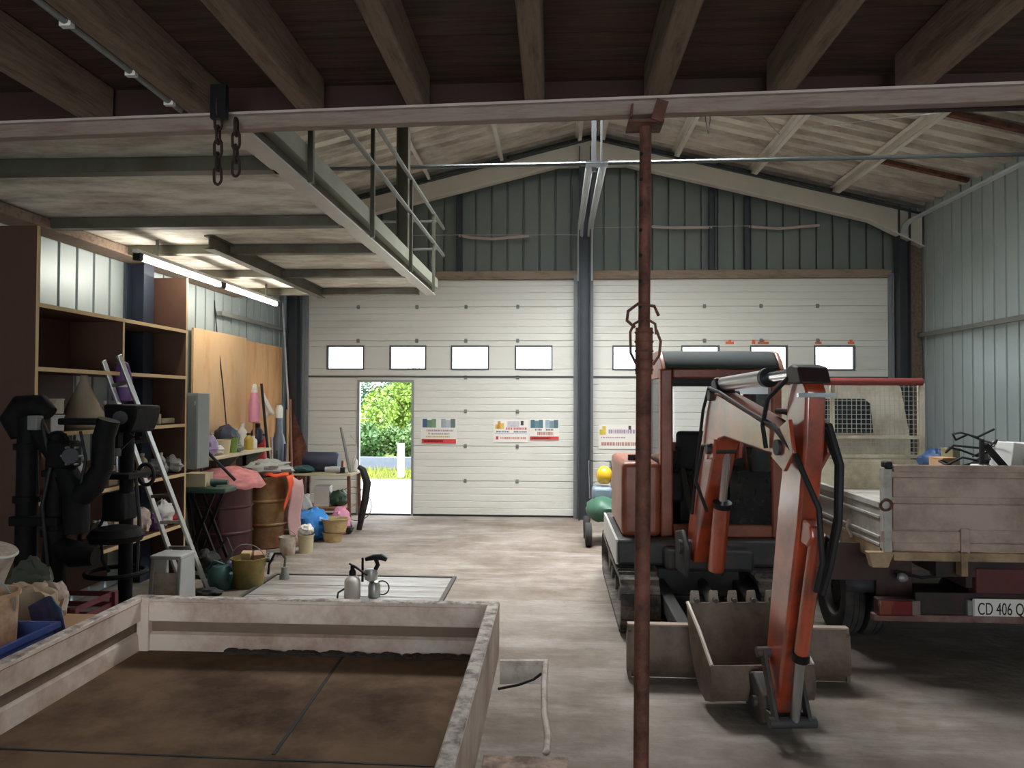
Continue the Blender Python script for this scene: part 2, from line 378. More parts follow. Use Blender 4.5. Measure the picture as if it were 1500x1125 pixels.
# ------------------------------------------------------------------ steel frame
def hbeam(p0, p1, w, h, t=.012, up=V((0, 0, 1)), mb=None):
    """H section between two points; w across the flanges, h over them (along up)"""
    mb = mb or MB(); p0 = V(p0); p1 = V(p1); x, y, d = basis(p1 - p0, up)
    for sgn in (-1, 1): mb.bar(p0 + y * (sgn * (h / 2 - t / 2)), p1 + y * (sgn * (h / 2 - t / 2)), w, t, up)
    mb.bar(p0, p1, t, h - 2 * t, up); return mb
o = hbeam((.44, D - .19, 0), (.44, D - .19, 5.45), .2, .17, up=V((1, 0, 0))).build('steel_column', m_steel); tag(struct(o), 'grey steel column between the two sectional doors', 'column')
o = hbeam((4.99, D - .16, 0), (4.99, D - .16, 4.5), .18, .16, up=V((1, 0, 0))).build('steel_column', m_steel); tag(struct(o), 'grey steel column beside the right sectional door', 'column')
o = hbeam((-3.93, D - .12, 0), (-3.93, D - .12, 4.5), .14, .16, up=V((1, 0, 0))).build('steel_column', m_steel); tag(struct(o), 'grey steel column beside the left sectional door', 'column')
o = hbeam((-4.0, 7.05, 0), (-4.0, 7.05, 3.05), .18, .18, up=V((1, 0, 0))).build('steel_column', m_blue); tag(struct(o), 'dark blue-grey steel column behind the brown shelving', 'column')
o = MB().box(5.1, 5.29, D - .1, D - .02, 0, 4.35).build('timber_post', m_wood, bevel=.006); tag(struct(o), 'dull timber post in the corner by the right wall', 'post')
for px, zt in ((672, None), (1043, None), (1095, None)):
    x = XP(px, D); w = .05 if px != 672 else .055
    o = hbeam((x, D - .02, 3.66), (x, D - .02, roofz(x) - .4), .09, .09, .01, up=V((1, 0, 0))).build('gable_post', m_steel)
    tag(struct(o), {672: 'dark gable post above the open-wicket door', 1043: 'dark gable post over the excavator, nearer the middle column', 1095: 'dark gable post over the excavator, nearer the right wall'}[px], 'post')
# rafters of the far frame with their pale lower flange
for sg, lab in ((-1, 'beige rafter on the left slope of the far gable'), (1, 'beige rafter on the right slope of the far gable')):
    xe = XL + .02 if sg < 0 else XR - .05
    t = thing('gable_rafter', lab, 'rafter', (RIDGE, D - .2, 5.2)); t['kind'] = 'structure'
    def zb(x): return min(roofz(x) - .15 - .27, 5.18)
    xk = RIDGE + sg * .5
    xh = xe - sg * .75
    lowp = [(xe, zb(xe) - .2), (xh, zb(xh)), (RIDGE + sg * (5.72 - .42 - 5.18) / .245, 5.18), (RIDGE, 5.18)]
    poly = [(RIDGE, roofz(RIDGE) - .15)] + [(xe, roofz(xe) - .15)] + lowp
    MB().prism([(x, D - .2, z) for x, z in poly], (0, .02, 0)).build('web', m_rafter, t)
    mb = MB()
    for (xa, za), (xb, zc) in zip(lowp, lowp[1:]): mb.bar((xa, D - .2, za), (xb, D - .2, zc), .14, .016)
    mb.build('lower_flange', m_purlin, t)
    MB().bar((RIDGE, D - .2, roofz(RIDGE) - .15), (xe, D - .2, roofz(xe) - .15), .14, .016).build('upper_flange', m_steel, t)
# purlins under the roof
PUR = [(-1.87, 'white purlin under the left roof slope behind the guard rail'), (-.80, 'white purlin midway up the left roof slope'), (.34, 'white purlin on the left side of the ridge'), (.68, 'white purlin on the right side of the ridge'),
       (1.75, 'white purlin on the right roof slope behind the rusty prop, with a loop of cord'), (2.86, 'white purlin midway down the right roof slope'), (4.02, 'white purlin low on the right roof slope')]
for x, lab in PUR:
    z = roofz(x) - .03; mb = MB(); s = -1 if x > RIDGE else 1
    R = RY(math.atan(.245) * (1 if x > RIDGE else -1))
    mb.obox((x, 7.1, z - .055), (.012, 8.0, .11), R).obox(V((x, 7.1, z - .108)) + R @ V((.025, 0, 0)), (.05, 8.0, .010), R).obox(V((x, 7.1, z - .004)) + R @ V((-.02, 0, 0)), (.05, 8.0, .01), R)
    tag(struct(mb.build('purlin', m_purlin)), lab, 'purlin', 'roof purlins')
# near rafter frame, over the near deck, carries the purlins
for xe in (XL + .05, XR - .05):
    MBx = hbeam((RIDGE, 6.1 if xe > 0 else 6.9, roofz(RIDGE) - .28), (xe, 6.1 if xe > 0 else 6.9, roofz(xe) - .28), .14, .25)
    tag(struct(MBx.build('hall_rafter', m_rafter)), 'rafter of the middle frame high over the mezzanine' if xe < 0 else 'rafter of the middle frame over the right bay', 'rafter')
# brown battens between the roof sheets on the right
for (xa, xb, Y), lab in (((4.05, 5.2, 8.15), 'rust-brown batten across the right roof slope, nearer the deck edge'), ((4.1, 5.2, 9.75), 'rust-brown batten across the right roof slope, nearer the far gable')):
    tag(struct(MB().bar((xa, Y, roofz(xa) - .05), (xb, Y, roofz(xb) - .05), .07, .05).build('roof_batten', m_rust)), lab, 'batten')
# door rails running back under the roof, with the tie bar they hang from
def rail(x, lab):
    pts = [V((x, D - .12, 3.5)), V((x, D - .12, 3.95))]
    for k in range(1, 9):
        a = PI / 2 * k / 8; pts.append(V((x, D - .12 - .33 * (1 - math.cos(a)), 3.95 + .33 * math.sin(a))))
    pts.append(V((x, 8.12, 4.29)))
    mb = MB()
    for dx in (-.024, .024): mb.tube([p + V((dx, 0, 0)) for p in pts], .018, 8)
    n = len(pts)
    for p, q in zip(pts, pts[1:]): mb.bar(p, q, .05, .012, up=V((0, -1, .01)) if abs((q - p).z) > abs((q - p).y) else V((0, 0, 1)))
    return tag(struct(mb.build('door_rail', M('rail_galvanised', (196, 202, 206), .4, .35, var=.06))), lab, 'door rail', 'galvanised door rails')
rail(.375, 'galvanised door rail left of the middle column'); rail(.52, 'galvanised door rail right of the middle column'); rail(4.98, 'galvanised door rail curving back along the right wall')
mb = MB(); mb.tube([(-2.6, 8.1, 4.27), (5.28, 8.1, 4.33)], .022, 8)
tag(struct(mb.build('tie_bar', M('tie_bar_steel', (84, 90, 90), .6, .2, var=.1))), 'long thin tie bar crossing the hall below the roof', 'bar')
t = thing('rail_hanger', 'steel hanger dropping from the ridge to the door rails', 'hanger', (.45, 8.1, 4.27)); t['kind'] = 'structure'
MB().bar((.42, 8.1, 4.2), (.42, 8.1, 5.6), .05, .02).bar((.50, 8.1, 4.2), (.50, 8.1, 5.6), .02, .05).build('hanger_bar', m_galv, t)
MB().box(.33, .57, 8.08, 8.13, 4.25, 4.32).build('hanger_plate', m_galv, t)
tag(struct(MB().box(5.2, 5.28, 8.04, 8.16, 4.25, 4.56).build('rail_bracket', m_galv)), 'steel bracket holding the tie bar at the right wall', 'bracket')
mb = MB(); mb.bar((5.24, -2, 2.69), (5.24, 11.2, 2.69), .05, .06); 
tag(struct(mb.build('wall_girt', m_greyst)), 'horizontal grey girt along the right wall', 'girt')
mb = MB()
mb.bar((-4.05, 8.9, 2.78), (-4.05, 11.15, 2.78), .06, .05)
tag(struct(mb.build('wall_girt', m_greyst)), 'pale girt across the left wall above the plywood', 'girt')
# conduits on the gable
def conduit(pts, r, mat, lab, name='cable_conduit'):
    return tag(MB().tube(pts, r, 7).build(name, mat), lab, 'conduit')
m_cond = M('conduit_pale', (176, 160, 150), .6); m_thin = M('thin_wire', (150, 150, 146), .5)
conduit([A(672, 345, D - .03), A(690, 348, D - .03), A(720, 350, D - .03), A(775, 346, D - .03)], .022, m_cond, 'sagging pale conduit on the gable left of the middle column')
conduit([A(590, 345, D - .14), A(672, 344, D - .14), A(760, 344, D - .14), A(845, 344, D - .14)], .006, m_thin, 'thin wire across the gable left of the middle column', 'wire')
conduit([A(955, 332, D - .03), A(990, 334, D - .03), A(1043, 333, D - .03)], .022, m_cond, 'sagging pale conduit on the gable just right of the rusty prop')
conduit([A(1097, 332, D - .03), A(1140, 335, D - .03), A(1200, 330, D - .03)], .022, m_cond, 'sagging pale conduit on the gable near the right column')
conduit([A(866, 334, D - .14), A(955, 332, D - .14), A(1097, 331, D - .14)], .006, m_thin, 'thin wire across the gable right of the middle column', 'wire')
mb = MB(); p = V((1.78, 9.0, roofz(1.78) - .14))
mb.tube([p, p + V((.0, -.02, -.2)), p + V((.03, -.02, -.38)), p + V((.06, 0, -.2)), p + V((.05, .02, 0))], .007, 6)
tag(mb.build('cord_loop', m_black), 'black loop of cord hanging from a roof purlin', 'cord')
for a, b, lab in (((1118, 172, 8.6), (1142, 197, 9.2), 'short thin brace wire under the right roof slope'), ((1190, 186, 8.6), (1372, 166, 7.6), 'long thin brace wire under the right roof slope')):
    tag(MB().tube([A(*a), A(*b)], .006, 5).build('brace_wire', m_thin), lab, 'wire')
# ------------------------------------------------------------------ steel mezzanine on the left
MX = -1.49; MZ = 3.05; MY0 = 3.62; MY1 = 9.35
mb = MB(); mb.box(XL, MX - .09, MY0, MY1, MZ + .085, MZ + .105)
tag(struct(mb.build('mezzanine_floor', m_osb)), 'pale board floor of the steel mezzanine seen from below', 'mezzanine floor')
t = thing('mezzanine_edge_beam', 'long painted steel channel along the open edge of the mezzanine', 'beam', (MX, MY0, MZ)); t['kind'] = 'structure'
MB().box(MX - .05, MX - .03, MY0 - .05, MY1, MZ + .012, MZ + .17).build('web', m_mezz, t)
MB().box(MX - .12, MX + .0, MY0 - .05, MY1, MZ, MZ + .012).build('lower_flange', M('mezz_flange_pale', (206, 202, 192), .5, .1, var=.08), t)
MB().box(MX - .03, MX + .03, MY0 - .05, MY1, MZ + .085, MZ + .20).build('upper_flange', M('mezz_flange_green', (146, 148, 132), .5, .2, var=.1), t)
CB = [(4.22, 'nearest cross beam under the mezzanine, by the hanging chains'), (5.6, 'second cross beam under the mezzanine, by the shelving top'), (6.65, 'third cross beam under the mezzanine, over the lamp start'), (7.95, 'fourth cross beam under the mezzanine, over the lamp'), (9.3, 'last cross beam at the far end of the mezzanine')]
for y, lab in CB:
    mb = MB(); mb.box(-4.05, MX - .1 if y < 9 else MX - .2, y - .05, y + .05, MZ, MZ + .083)
    tag(struct(mb.build('cross_beam', m_mezz, bevel=.006)), lab, 'beam', 'mezzanine cross beams')
tag(struct(hbeam((-2.92, 6.2, MZ + .02), (-2.92, 9.3, MZ + .02), .09, .12).build('long_beam', m_mezz)), 'beam running lengthwise under the mezzanine beside the lamp', 'beam')
tag(struct(MB().box(-4.1, -3.86, 4.0, 9.4, MZ - .01, MZ + .07).build('wall_ledger', m_woodx, bevel=.006)), 'rough timber ledger under the mezzanine along the left wall', 'ledger')
t = thing('mezzanine_hanger', 'tall grey steel post rising from the mezzanine edge to the roof', 'post', (MX - .06, 7.6, MZ + .19)); t['kind'] = 'structure'
hbeam((MX - .06, 7.6, MZ + .19), (MX - .06, 7.6, 5.1), .12, .12, up=V((1, 0, 0))).build('post_shaft', m_mezz, t)
t = thing('guard_rail', 'steel guard rail of thin posts and two bars along the mezzanine edge', 'guard rail', (MX + .02, 6, MZ + .19))
gx = MX + .045
for px, pyb in ((447, 268), (541, 352), (599, 405), (633, 432)):
    Y = abs(gx) * F / (812 - px); MB().bar((gx, Y, MZ - .02), (gx, Y, 3.99), .032, .032).build('rail_post', m_mezz, t)
for z, nm in ((3.62, 'middle_bar'), (3.97, 'top_bar')):
    MB().tube([(gx, 3.7, z), (gx, 9.72, z)], .02, 8).build(nm, m_greyst, t)
for z in (3.62, 3.97): MB().tube([(gx, 9.3, z), (-3.2, 9.3, z)], .015, 8).build('end_bar', m_greyst, t)
# batten lamp under the mezzanine
t = thing('batten_lamp', 'lit fluorescent batten lamp hanging under the mezzanine', 'lamp', (-3.48, 7.7, 2.93))
for y in (6.4, 8.9): MB().box(-3.49, -3.47, y - .01, y + .01, 2.98, MZ + .09).build('hanger_strap', m_greyst, t)
MB().box(-3.505, -3.455, 6.05, 9.3, 2.955, 2.99).build('lamp_body', M('lamp_white', (205, 205, 200), .5), t, bevel=.006)
m_tube = EM('lit_tube', (255, 248, 236), 44)
for a, b in ((6.1, 7.65), (7.7, 9.25)):
    tb = MB().cyl((-3.48, a, 2.928), (-3.48, b, 2.928), .022, n=12).build('lamp_tube', m_tube, t)
    for y in (a, b): MB().box(-3.51, -3.45, y - .03, y + .03, 2.9, 2.96).build('lamp_holder', m_blackm, tb if False else t)
# ------------------------------------------------------------------ timber deck over the camera
def beamY(x): return 3.37 - .052 * (x + 2.47)
t = thing('deck_edge_beam', 'long timber beam on edge across the front of the wooden deck', 'beam', (0, 3.25, 2.95)); t['kind'] = 'structure'
pl, pr = (-4.1, beamY(-4.1)), (5.2, beamY(5.2))
MB().bar((pl[0], pl[1] + .025, 3.0), (pr[0], pr[1] + .025, 3.0), .06, .062).build('beam_body', M('edge_beam_wood', (150, 134, 121), .75, var=.2, scale=3.0, stretch=(.9, 8, 8), bump=.3, dirt=(126, 104, 90), damt=.4), t, bevel=.005)
MB().bar((pl[0], pl[1] - .005, 3.036), (pr[0], pr[1] - .005, 3.036), .03, .011).build('beam_lip', M('deck_lip', (186, 172, 160), .6, var=.15, scale=6), t)
JO = [(113, .095), (283, .10), (445, .09), (608, .085), (782, .085), (960, .092), (1140, .088), (1328, .1)]
JL = ['first wooden joist from the left under the deck', 'second wooden joist from the left, with a thin pipe clipped on', 'third wooden joist from the left, right of the hanging chains', 'fourth wooden joist from the left under the deck',
      'fifth wooden joist from the left, just left of the rusty prop', 'wooden joist resting above the rusty prop', 'second wooden joist from the right under the deck', 'rightmost wooden joist under the deck']
for (px, w), lab in zip(JO, JL):
    x = XP(px, 3.3); mb = MB(); mb.box(x - w / 2, x + w / 2, -3.6, beamY(x) + .12, 3.045, 3.235)
    tag(struct(mb.build('wooden_joist', m_wood, bevel=.008)), lab, 'joist', 'joists of the wooden deck')
mb = MB(); y = 3.6; k = 0
while y > -3.7:
    mb.box(XL + .02, XR - .02, y - .138, y, 3.237, 3.262); y -= .142
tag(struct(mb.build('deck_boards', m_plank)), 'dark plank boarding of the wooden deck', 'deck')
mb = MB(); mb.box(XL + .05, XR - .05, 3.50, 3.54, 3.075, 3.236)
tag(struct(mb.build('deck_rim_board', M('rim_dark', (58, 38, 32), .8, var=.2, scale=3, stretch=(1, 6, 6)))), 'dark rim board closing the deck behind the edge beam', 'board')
xj = XP(283, 3.3) - .075
t = thing('clipped_pipe', 'thin pale pipe clipped along a joist under the deck', 'pipe', (xj, 2, 3.05))
MB().tube([(xj, -1, 3.055), (xj, 3.3, 3.055)], .014, 8).build('pipe', m_greyst, t)
for y in (2.1, 2.5, 2.9, 3.2): MB().box(xj - .02, xj + .022, y - .012, y + .012, 3.036, 3.075).build('pipe_clip', m_white, t)
# hanging chains
def chain(px, y0, y1, Y, lab, step=.06):
    p0 = A(px, y0, Y); p1 = A(px, y1, Y); t = thing('hanging_chain', lab, 'chain', p1, 'chains on the deck beam'); mb = MB()
    n = int((p0.z - p1.z) / step); mz = p0.z
    for i in range(n + 1):
        c = V((p0.x, Y, p0.z - step * i)); ax = V((0, 1, 0)) if i % 2 else V((1, 0, 0))
        pts = []
        for k in range(14):
            a = 2 * PI * k / 14; u = math.cos(a) * .017; w = math.sin(a) * .026 + (.014 if math.sin(a) > 0 else -.014)
            pts.append(c + (V((u, 0, w)) if ax.y else V((0, u, w))))
        mb.tube(pts, .0065, 6, closed=True)
    mb.build('chain_links', m_chain, t); return t
t = chain(320, 158, 262, 3.22, 'longer rusty chain hanging left on the deck beam')
MB().box(t.location.x - .035, t.location.x + .035, 3.205, 3.235, 2.98, 3.13).build('chain_strap', m_blackm, t)
chain(346, 186, 246, 3.24, 'shorter rusty chain hanging right on the deck beam')
# ------------------------------------------------------------------ rusty prop
b0 = V((.372, 3.27, 0)); b1 = V((.392, 3.27, 2.955)); cz = 2.02
def pp(z): return b0.lerp(b1, z / 2.955)
t = thing('rusty_prop', 'tall rusty steel prop standing under the deck beam', 'prop', b0)
MB().cyl(pp(.012), pp(1.95), .033, n=20).build('outer_tube', m_rust, t)
MB().cyl(pp(1.9), pp(2.93), .0255, n=20).build('inner_tube', m_rust, t)
mb = MB(); mb.cyl(pp(1.86), pp(2.06), .037, n=20)
for z in (1.88, 1.92, 1.96, 2.0, 2.04): mb.torus(pp(z), (0, 0, 1), .037, .005, 20, 6)
mb.build('threaded_collar', m_rust, t)
c = pp(2.0)
mb = MB(); 
mb.tube([c + V((-.035, -.03, -.10)), c + V((-.06, -.03, -.05)), c + V((-.062, -.03, .04)), c + V((-.045, -.03, .075)), c + V((0, -.04, .1)), c + V((.045, -.02, .075)), c + V((.05, -.02, .03))], .006, 7)
mb.tube([c + V((.035, -.02, -.10)), c + V((.062, -.02, -.06)), c + V((.068, -.02, 0)), c + V((.05, -.02, .05))], .006, 7)
mb.tube([c + V((-.04, -.02, .06)), c + V((-.075, -.02, .09)), c + V((-.07, -.02, .13)), c + V((-.03, -.03, .16)), c + V((.04, -.03, .15)), c + V((.06, -.02, .11))], .007, 7)
mb.build('pin_handle', m_rust, t)
for k in range(7): q = pp(2.15 + k * .11); MB().cyl(q + V((-.0185, -.0165, 0)), q + V((-.0205, -.0185, 0)), .009, n=10).build('pin_hole', m_black, t)
mb = MB(); mb.box(b1.x - .08, b1.x + .07, 3.2, 3.34, 2.93, 2.942); mb.bar((b1.x - .07, 3.2, 2.945), (b1.x - .065, 3.2, 3.0), .05, .008, up=V((1, 0, 0))); mb.obox((b1.x + .05, 3.195, 2.975), (.05, .01, .09), RY(.3))
mb.build('head_plate', m_rust, t)
mb = MB(); mb.box(b0.x - .06, b0.x + .06, 3.21, 3.33, 0, .012); mb.build('foot_plate', m_rust, t)
# ------------------------------------------------------------------ yard outside
m_yard = M('yard_concrete', (216, 212, 204), .9, var=.06, scale=1.5)
struct(MB().box(-40, 40, 11.33, 16.3, -.06, -.005).build('ground', m_yard, bevel=0))
struct(MB().box(-40, 40, 16.3, 60, -.06, -.002).build('ground_earth', M('verge_earth', (92, 104, 44), .95, var=.2, scale=4)))
mb = MB()
for i in range(2600):
    x = rnd.uniform(-8, -2.2); y = rnd.uniform(16.3, 18.35); h = rnd.uniform(.05, .16); a = rnd.uniform(0, PI); dx = math.cos(a) * .012; dy = math.sin(a) * .012; lx = rnd.uniform(-.05, .05); ly = rnd.uniform(-.05, .05)
    mb.add([(x - dx, y - dy, 0), (x + dx, y + dy, 0), (x + lx, y + ly, h)], [(0, 1, 2)])
tag(mb.build('verge_grass', M('grass_yellowgreen', (136, 142, 52), .8, var=.25, scale=3), recalc=False), 'yellow-green grass verge outside the open wicket door', 'grass', kind='stuff')
tag(MB().box(-14, 6, 18.4, 18.6, 0, .31).build('boundary_wall', M('block_wall', (104, 112, 126), .9, var=.12, scale=8), bevel=.01), 'low grey boundary wall seen through the open wicket door', 'wall', kind='structure')
tag(MB().box(XP(588, 16.6) - .07, XP(588, 16.6) + .07, 16.53, 16.67, 0, .76).build('gate_post', m_white, bevel=.015), 'white gate post outside, seen at the right of the wicket opening', 'post')
def tree(x, y, h, cr, cz, n, col, lab, seed):
    r = random.Random(seed); t = thing('leafy_tree', lab, 'tree', (x, y, 0), 'trees across the yard') if h > 1 else thing('garden_shrub', lab, 'shrub', (x, y, 0), 'bushes behind the boundary wall')
    mb = MB(); mb.tube([(x, y, 0), (x + .1, y, h * .3), (x, y + .1, h * .6)], [.16, .12, .05], 8)
    for k in range(6):
        a = k * 1.05; mb.tube([(x, y, h * (.25 + .05 * k)), (x + math.cos(a) * cr * .6, y + math.sin(a) * cr * .6, h * (.45 + .06 * k))], [.06, .015], 6)
    mb.build('trunk', M('bark', (92, 76, 60), .9, var=.2), t)
    mb = MB(); cl = [(V((r.gauss(0, .45), r.gauss(0, .35), r.gauss(0, .5))), r.uniform(.25, .5)) for _ in range(26)]
    for i in range(n):
        c, s = r.choice(cl); d = V((r.gauss(0, 1), r.gauss(0, 1), r.gauss(0, 1))).normalized() * s * r.uniform(.6, 1)
        p = V((x, y, cz)) + V(((c.x + d.x) * cr, (c.y + d.y) * cr, (c.z + d.z) * cr))
        if p.z < .05: p.z = r.random() * 1.0
        if p.z > 1.70 + .46 * y / 11.25: continue
        a = V((r.gauss(0, 1), r.gauss(0, 1), r.gauss(0, 1))).normalized(); b = a.cross(V((r.gauss(0, 1), r.gauss(0, 1), r.gauss(0, 1)))).normalized(); w = r.uniform(.045, .09)
        mb.add([p - a * w, p + b * w * .5, p + a * w, p - b * w * .5], [(0, 1, 2, 3)])
    mb.build('crown', M('leaf_' + str(seed), col, .6, var=.35, scale=1.2), t, recalc=False)
tree(-6.9, 21.5, 2.3, 1.15, 1.0, 12000, (150, 166, 62), 'yellow-green tree beyond the yard, at the left of the wicket opening', 3)
tree(-4.75, 25, 2.6, 1.45, 1.15, 14000, (128, 156, 62), 'bright green tree beyond the yard, right of the wicket opening', 5)
tree(-6.3, 29.5, 3.2, 1.8, 1.5, 12000, (74, 106, 78), 'tall darker green tree behind the nearer ones in the wicket opening', 8)
tree(-5.5, 19.9, .9, .72, .42, 6000, (88, 122, 72), 'low dark green bush behind the boundary wall outside', 11)
tree(-3.9, 20.3, .9, .7, .42, 5000, (96, 126, 70), 'low bush behind the boundary wall at the right of the wicket opening', 13)
# ------------------------------------------------------------------ foreground trailer
m_tr = M('trailer_white', (230, 212, 196), .6, var=.06, scale=3, dirt=(178, 148, 128), damt=.5, dscale=2.6, bump=.08)
m_tredge = M('trailer_edge_speckled', (232, 220, 208), .6, var=.1, scale=10, dirt=(120, 100, 90), damt=.42, dscale=16)
m_trfloor = M('trailer_floor', (132, 108, 86), .95, spec=.12, var=.2, scale=3, dirt=(84, 66, 54), damt=.45, dscale=1.7, bump=.3)
m_mud = M('dry_mud', (62, 52, 46), .95, var=.3, scale=20, bump=.5)
TX0, TX1, TY0, TY1, TZ0, TZ1 = -2.09, -.265, .75, 3.70, .50, .757
t = thing('flatbed_trailer', 'white flatbed trailer with low dirty sides in front', 'trailer', ((TX0 + TX1) / 2, 2.2, 0))
mb = MB(); mb.box(TX0 + .03, TX1 - .03, TY0, TY1 - .03, TZ0 - .03, TZ0); mb.build('bed_floor', m_trfloor, t)
mb = MB(); mb.bar((-.98, 2.62, TZ0 + .001), (-1.02, 3.62, TZ0 + .001), .014, .003).bar((TX0 + .06, 2.6, TZ0 + .001), (TX1 - .06, 2.57, TZ0 + .001), .008, .003)
mb.build('floor_joint', m_black, t)
def side(p0, p1, inn, name):
    """a folded sheet side: top roll, upper panel, ledge, lower panel"""
    d = V(p1) - V(p0); P = []
    for o, z in ((0, 0), (0, TZ1 - TZ0), (.055, TZ1 - TZ0), (.058, TZ1 - TZ0 - .012), (.052, TZ1 - TZ0 - .018), (.052, .148), (.022, .138), (.022, .088), (.040, .078), (.046, 0)):
        P.append(V(p0) + V(inn) * o + V((0, 0, z)))
    mb = MB(); mb.prism(P, d); s = mb.build(name, m_tr, t)
    MB().prism([V(p0) + V(inn) * a + V((0, 0, TZ1 - TZ0 + b)) for a, b in ((.002, 0), (.054, 0), (.050, .004), (.006, .004))], d).build('top_edge', m_tredge, s)
    MB().prism([V(p0) + V(inn) * a + V((0, 0, b)) for a, b in ((.020, .089), (.0235, .089), (.0235, .137), (.020, .137))], d).build('shade_band', M('band_shade', (126, 106, 90), .8, var=.2, scale=6), s)  # darker strip paints shade into the recess under the upper panel
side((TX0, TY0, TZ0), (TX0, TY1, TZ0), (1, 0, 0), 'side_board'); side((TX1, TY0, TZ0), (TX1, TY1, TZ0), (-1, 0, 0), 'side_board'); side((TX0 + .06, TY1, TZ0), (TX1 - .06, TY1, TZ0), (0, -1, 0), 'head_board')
for x in (TX0 + .06, TX1 - .06): MB().box(x - .03, x + .03, TY1 - .06, TY1 + .005, TZ0 - .05, TZ1 + .004).build('corner_post', m_tr, t, bevel=.004)
mb = MB()
for k in range(80):
    x = rnd.uniform(TX0 + .5, TX1 - .15); s = rnd.uniform(.008, .026); mb.blob((x, TY1 - .05 - rnd.uniform(0, .03), TZ0 + .005), (s * 1.8, s * .8, s * .7), .3, k, 8, 5)
mud = mb.build('dirt_crust', m_mud, t); mud['kind'] = 'stuff'
mb = MB()
for x in (-1.6, -.75): mb.box(x - .04, x + .04, TY0, TY1 - .1, TZ0 - .15, TZ0 - .03)
for y in (1.2, 2.2, 3.2): mb.box(TX0 + .05, TX1 - .05, y - .03, y + .03, TZ0 - .11, TZ0 - .03)
mb.build('chassis', m_greyst, t)
MB().cyl((-2.2, 2.0, .29), (-.12, 2.0, .29), .03).build('axle', m_blackm, t)
def wheel(c, r, w, parent, mt, mr, ax=V((1, 0, 0)), name='wheel', hub=True, lugs=0):
    R = basis(ax)[0]; Rm = Matrix((basis(ax)[0], basis(ax)[1], ax)).transposed(); h = w / 2
    pr = [(r * .60, -h * .8), (r * .82, -h), (r * .95, -h * .9), (r, -h * .62), (r, -h * .3), (r * .975, -h * .28), (r * .975, -h * .2), (r, -h * .18), (r, h * .18), (r * .975, h * .2), (r * .975, h * .28), (r, h * .3), (r, h * .62), (r * .95, h * .9), (r * .82, h), (r * .60, h * .8)]
    o = MB().lathe(pr, c, 36, Rm, caps=False).build(name, mt, parent)
    q = [(.0, -h * .35), (r * .22, -h * .35), (r * .24, -h * .1), (r * .5, -h * .1), (r * .56, -h * .75), (r * .62, -h * .8), (r * .62, h * .8), (r * .56, h * .75), (r * .5, h * .1), (r * .24, h * .1), (r * .22, h * .35), (0, h * .35)]
    MB().lathe(q, c, 28, Rm, caps=False).build('rim', mr, o)
    for k in range(5):
        a = 2 * PI * k / 5; sg = -1
        MB().cyl(V(c) + Rm @ V((r * .36 * math.cos(a), r * .36 * math.sin(a), sg * h * .08)), V(c) + Rm @ V((r * .36 * math.cos(a), r * .36 * math.sin(a), sg * h * .3)), r * .035, n=6).build('wheel_nut', m_blackm, o)
    return o
m_tyre = M('tyre_rubber', (48, 48, 48), .82, var=.2, scale=12, dirt=(74, 68, 62), damt=.35, dscale=6)
m_rim = M('rim_grey', (96, 92, 88), .6, .4, var=.2)
wheel((-.11, 2.0, .29), .29, .16, t, m_tyre, m_rim); wheel((-2.25, 2.0, .29), .29, .16, t, m_tyre, m_rim)
# mudguard frame beside the right board
m_cream = M('bracket_cream', (224, 214, 200), .55, var=.08, dirt=(170, 150, 134), damt=.35, dscale=8)
m_spk = M('mudguard_muddy', (206, 178, 158), .75, var=.12, dirt=(120, 96, 84), damt=.55, dscale=14)
zb_ = .55; a1 = FL(732, 970, zb_); a2 = FL(803, 970, zb_)
mb = MB(); mb.bar(a1, a2, .025, .02).bar(a1 - V((0, 0, .055)), a2 - V((.02, 0, .055)), .004, .09)
c1 = FL(797, 1000, zb_); c2 = FL(797, 1046, zb_); c3 = FL(803, 1080, zb_); c4 = FL(800, 1102, zb_ - .01)
mb.tube([a2 + V((-.01, 0, 0)), c1, c2, c3, c4], .014, 8)
mb.build('mudguard_bracket', m_cream, t, bevel=.002)
MB().tube([FL(730, 1009, .5), FL(760, 1003, .49), FL(782, 995, .5), FL(793, 987, .53)], .006, 6).build('bracket_cable', m_black, t)
xa, xb = TX1 + .03, TX1 + .315
mb = MB(); mb.prism([(xa, a, b) for a, b in ((2.66, .40), (2.60, .53), (2.56, .55), (1.52, .55), (1.48, .53), (1.42, .40), (1.43, .395), (1.49, .52), (1.53, .54), (2.55, .54), (2.59, .52), (2.65, .395))], (xb - xa, 0, 0))
mb.build('mudguard', m_spk, t, bevel=.004)
# ------------------------------------------------------------------ pit cover and sprayer on the floor
p0 = FL(388, 884); p1 = FL(668, 884); p2 = FL(655, 850); p3 = FL(405, 850)
m_plate = M('plate_worn', (178, 178, 174), .5, .35, var=.2, scale=6, dirt=(128, 118, 108), damt=.55, dscale=3, stretch=(.5, 3, 1))
t = thing('pit_cover', 'worn pale metal cover plate flush on the floor', 'cover', ((p0.x + p1.x) / 2, (p0.y + p2.y) / 2, 0))
x0, x1, y0, y1 = -2.75, -.95, 6.2, 7.32
k = 3
for i in range(k): MB().box(x0 + .04, x1 - .04, y0 + (y1 - y0) * i / k + .008, y0 + (y1 - y0) * (i + 1) / k - .008, .0, .014).build('cover_plate', m_plate, t, bevel=.003)
mb = MB(); mb.box(x0, x1, y0 - .04, y0, 0, .022).box(x0, x1, y1, y1 + .04, 0, .022).box(x0, x0 + .032, y0, y1, 0, .022).box(x1 - .032, x1, y0, y1, 0, .022)
mb.build('cover_frame', M('cover_frame_dark', (84, 78, 74), .6, .4, var=.2), t)
b = FL(516, 879)
t = thing('spray_can', 'white pump sprayer jug on the pit cover', 'sprayer', V((b.x, b.y, .0155)))
c = V((b.x, b.y, .0155))
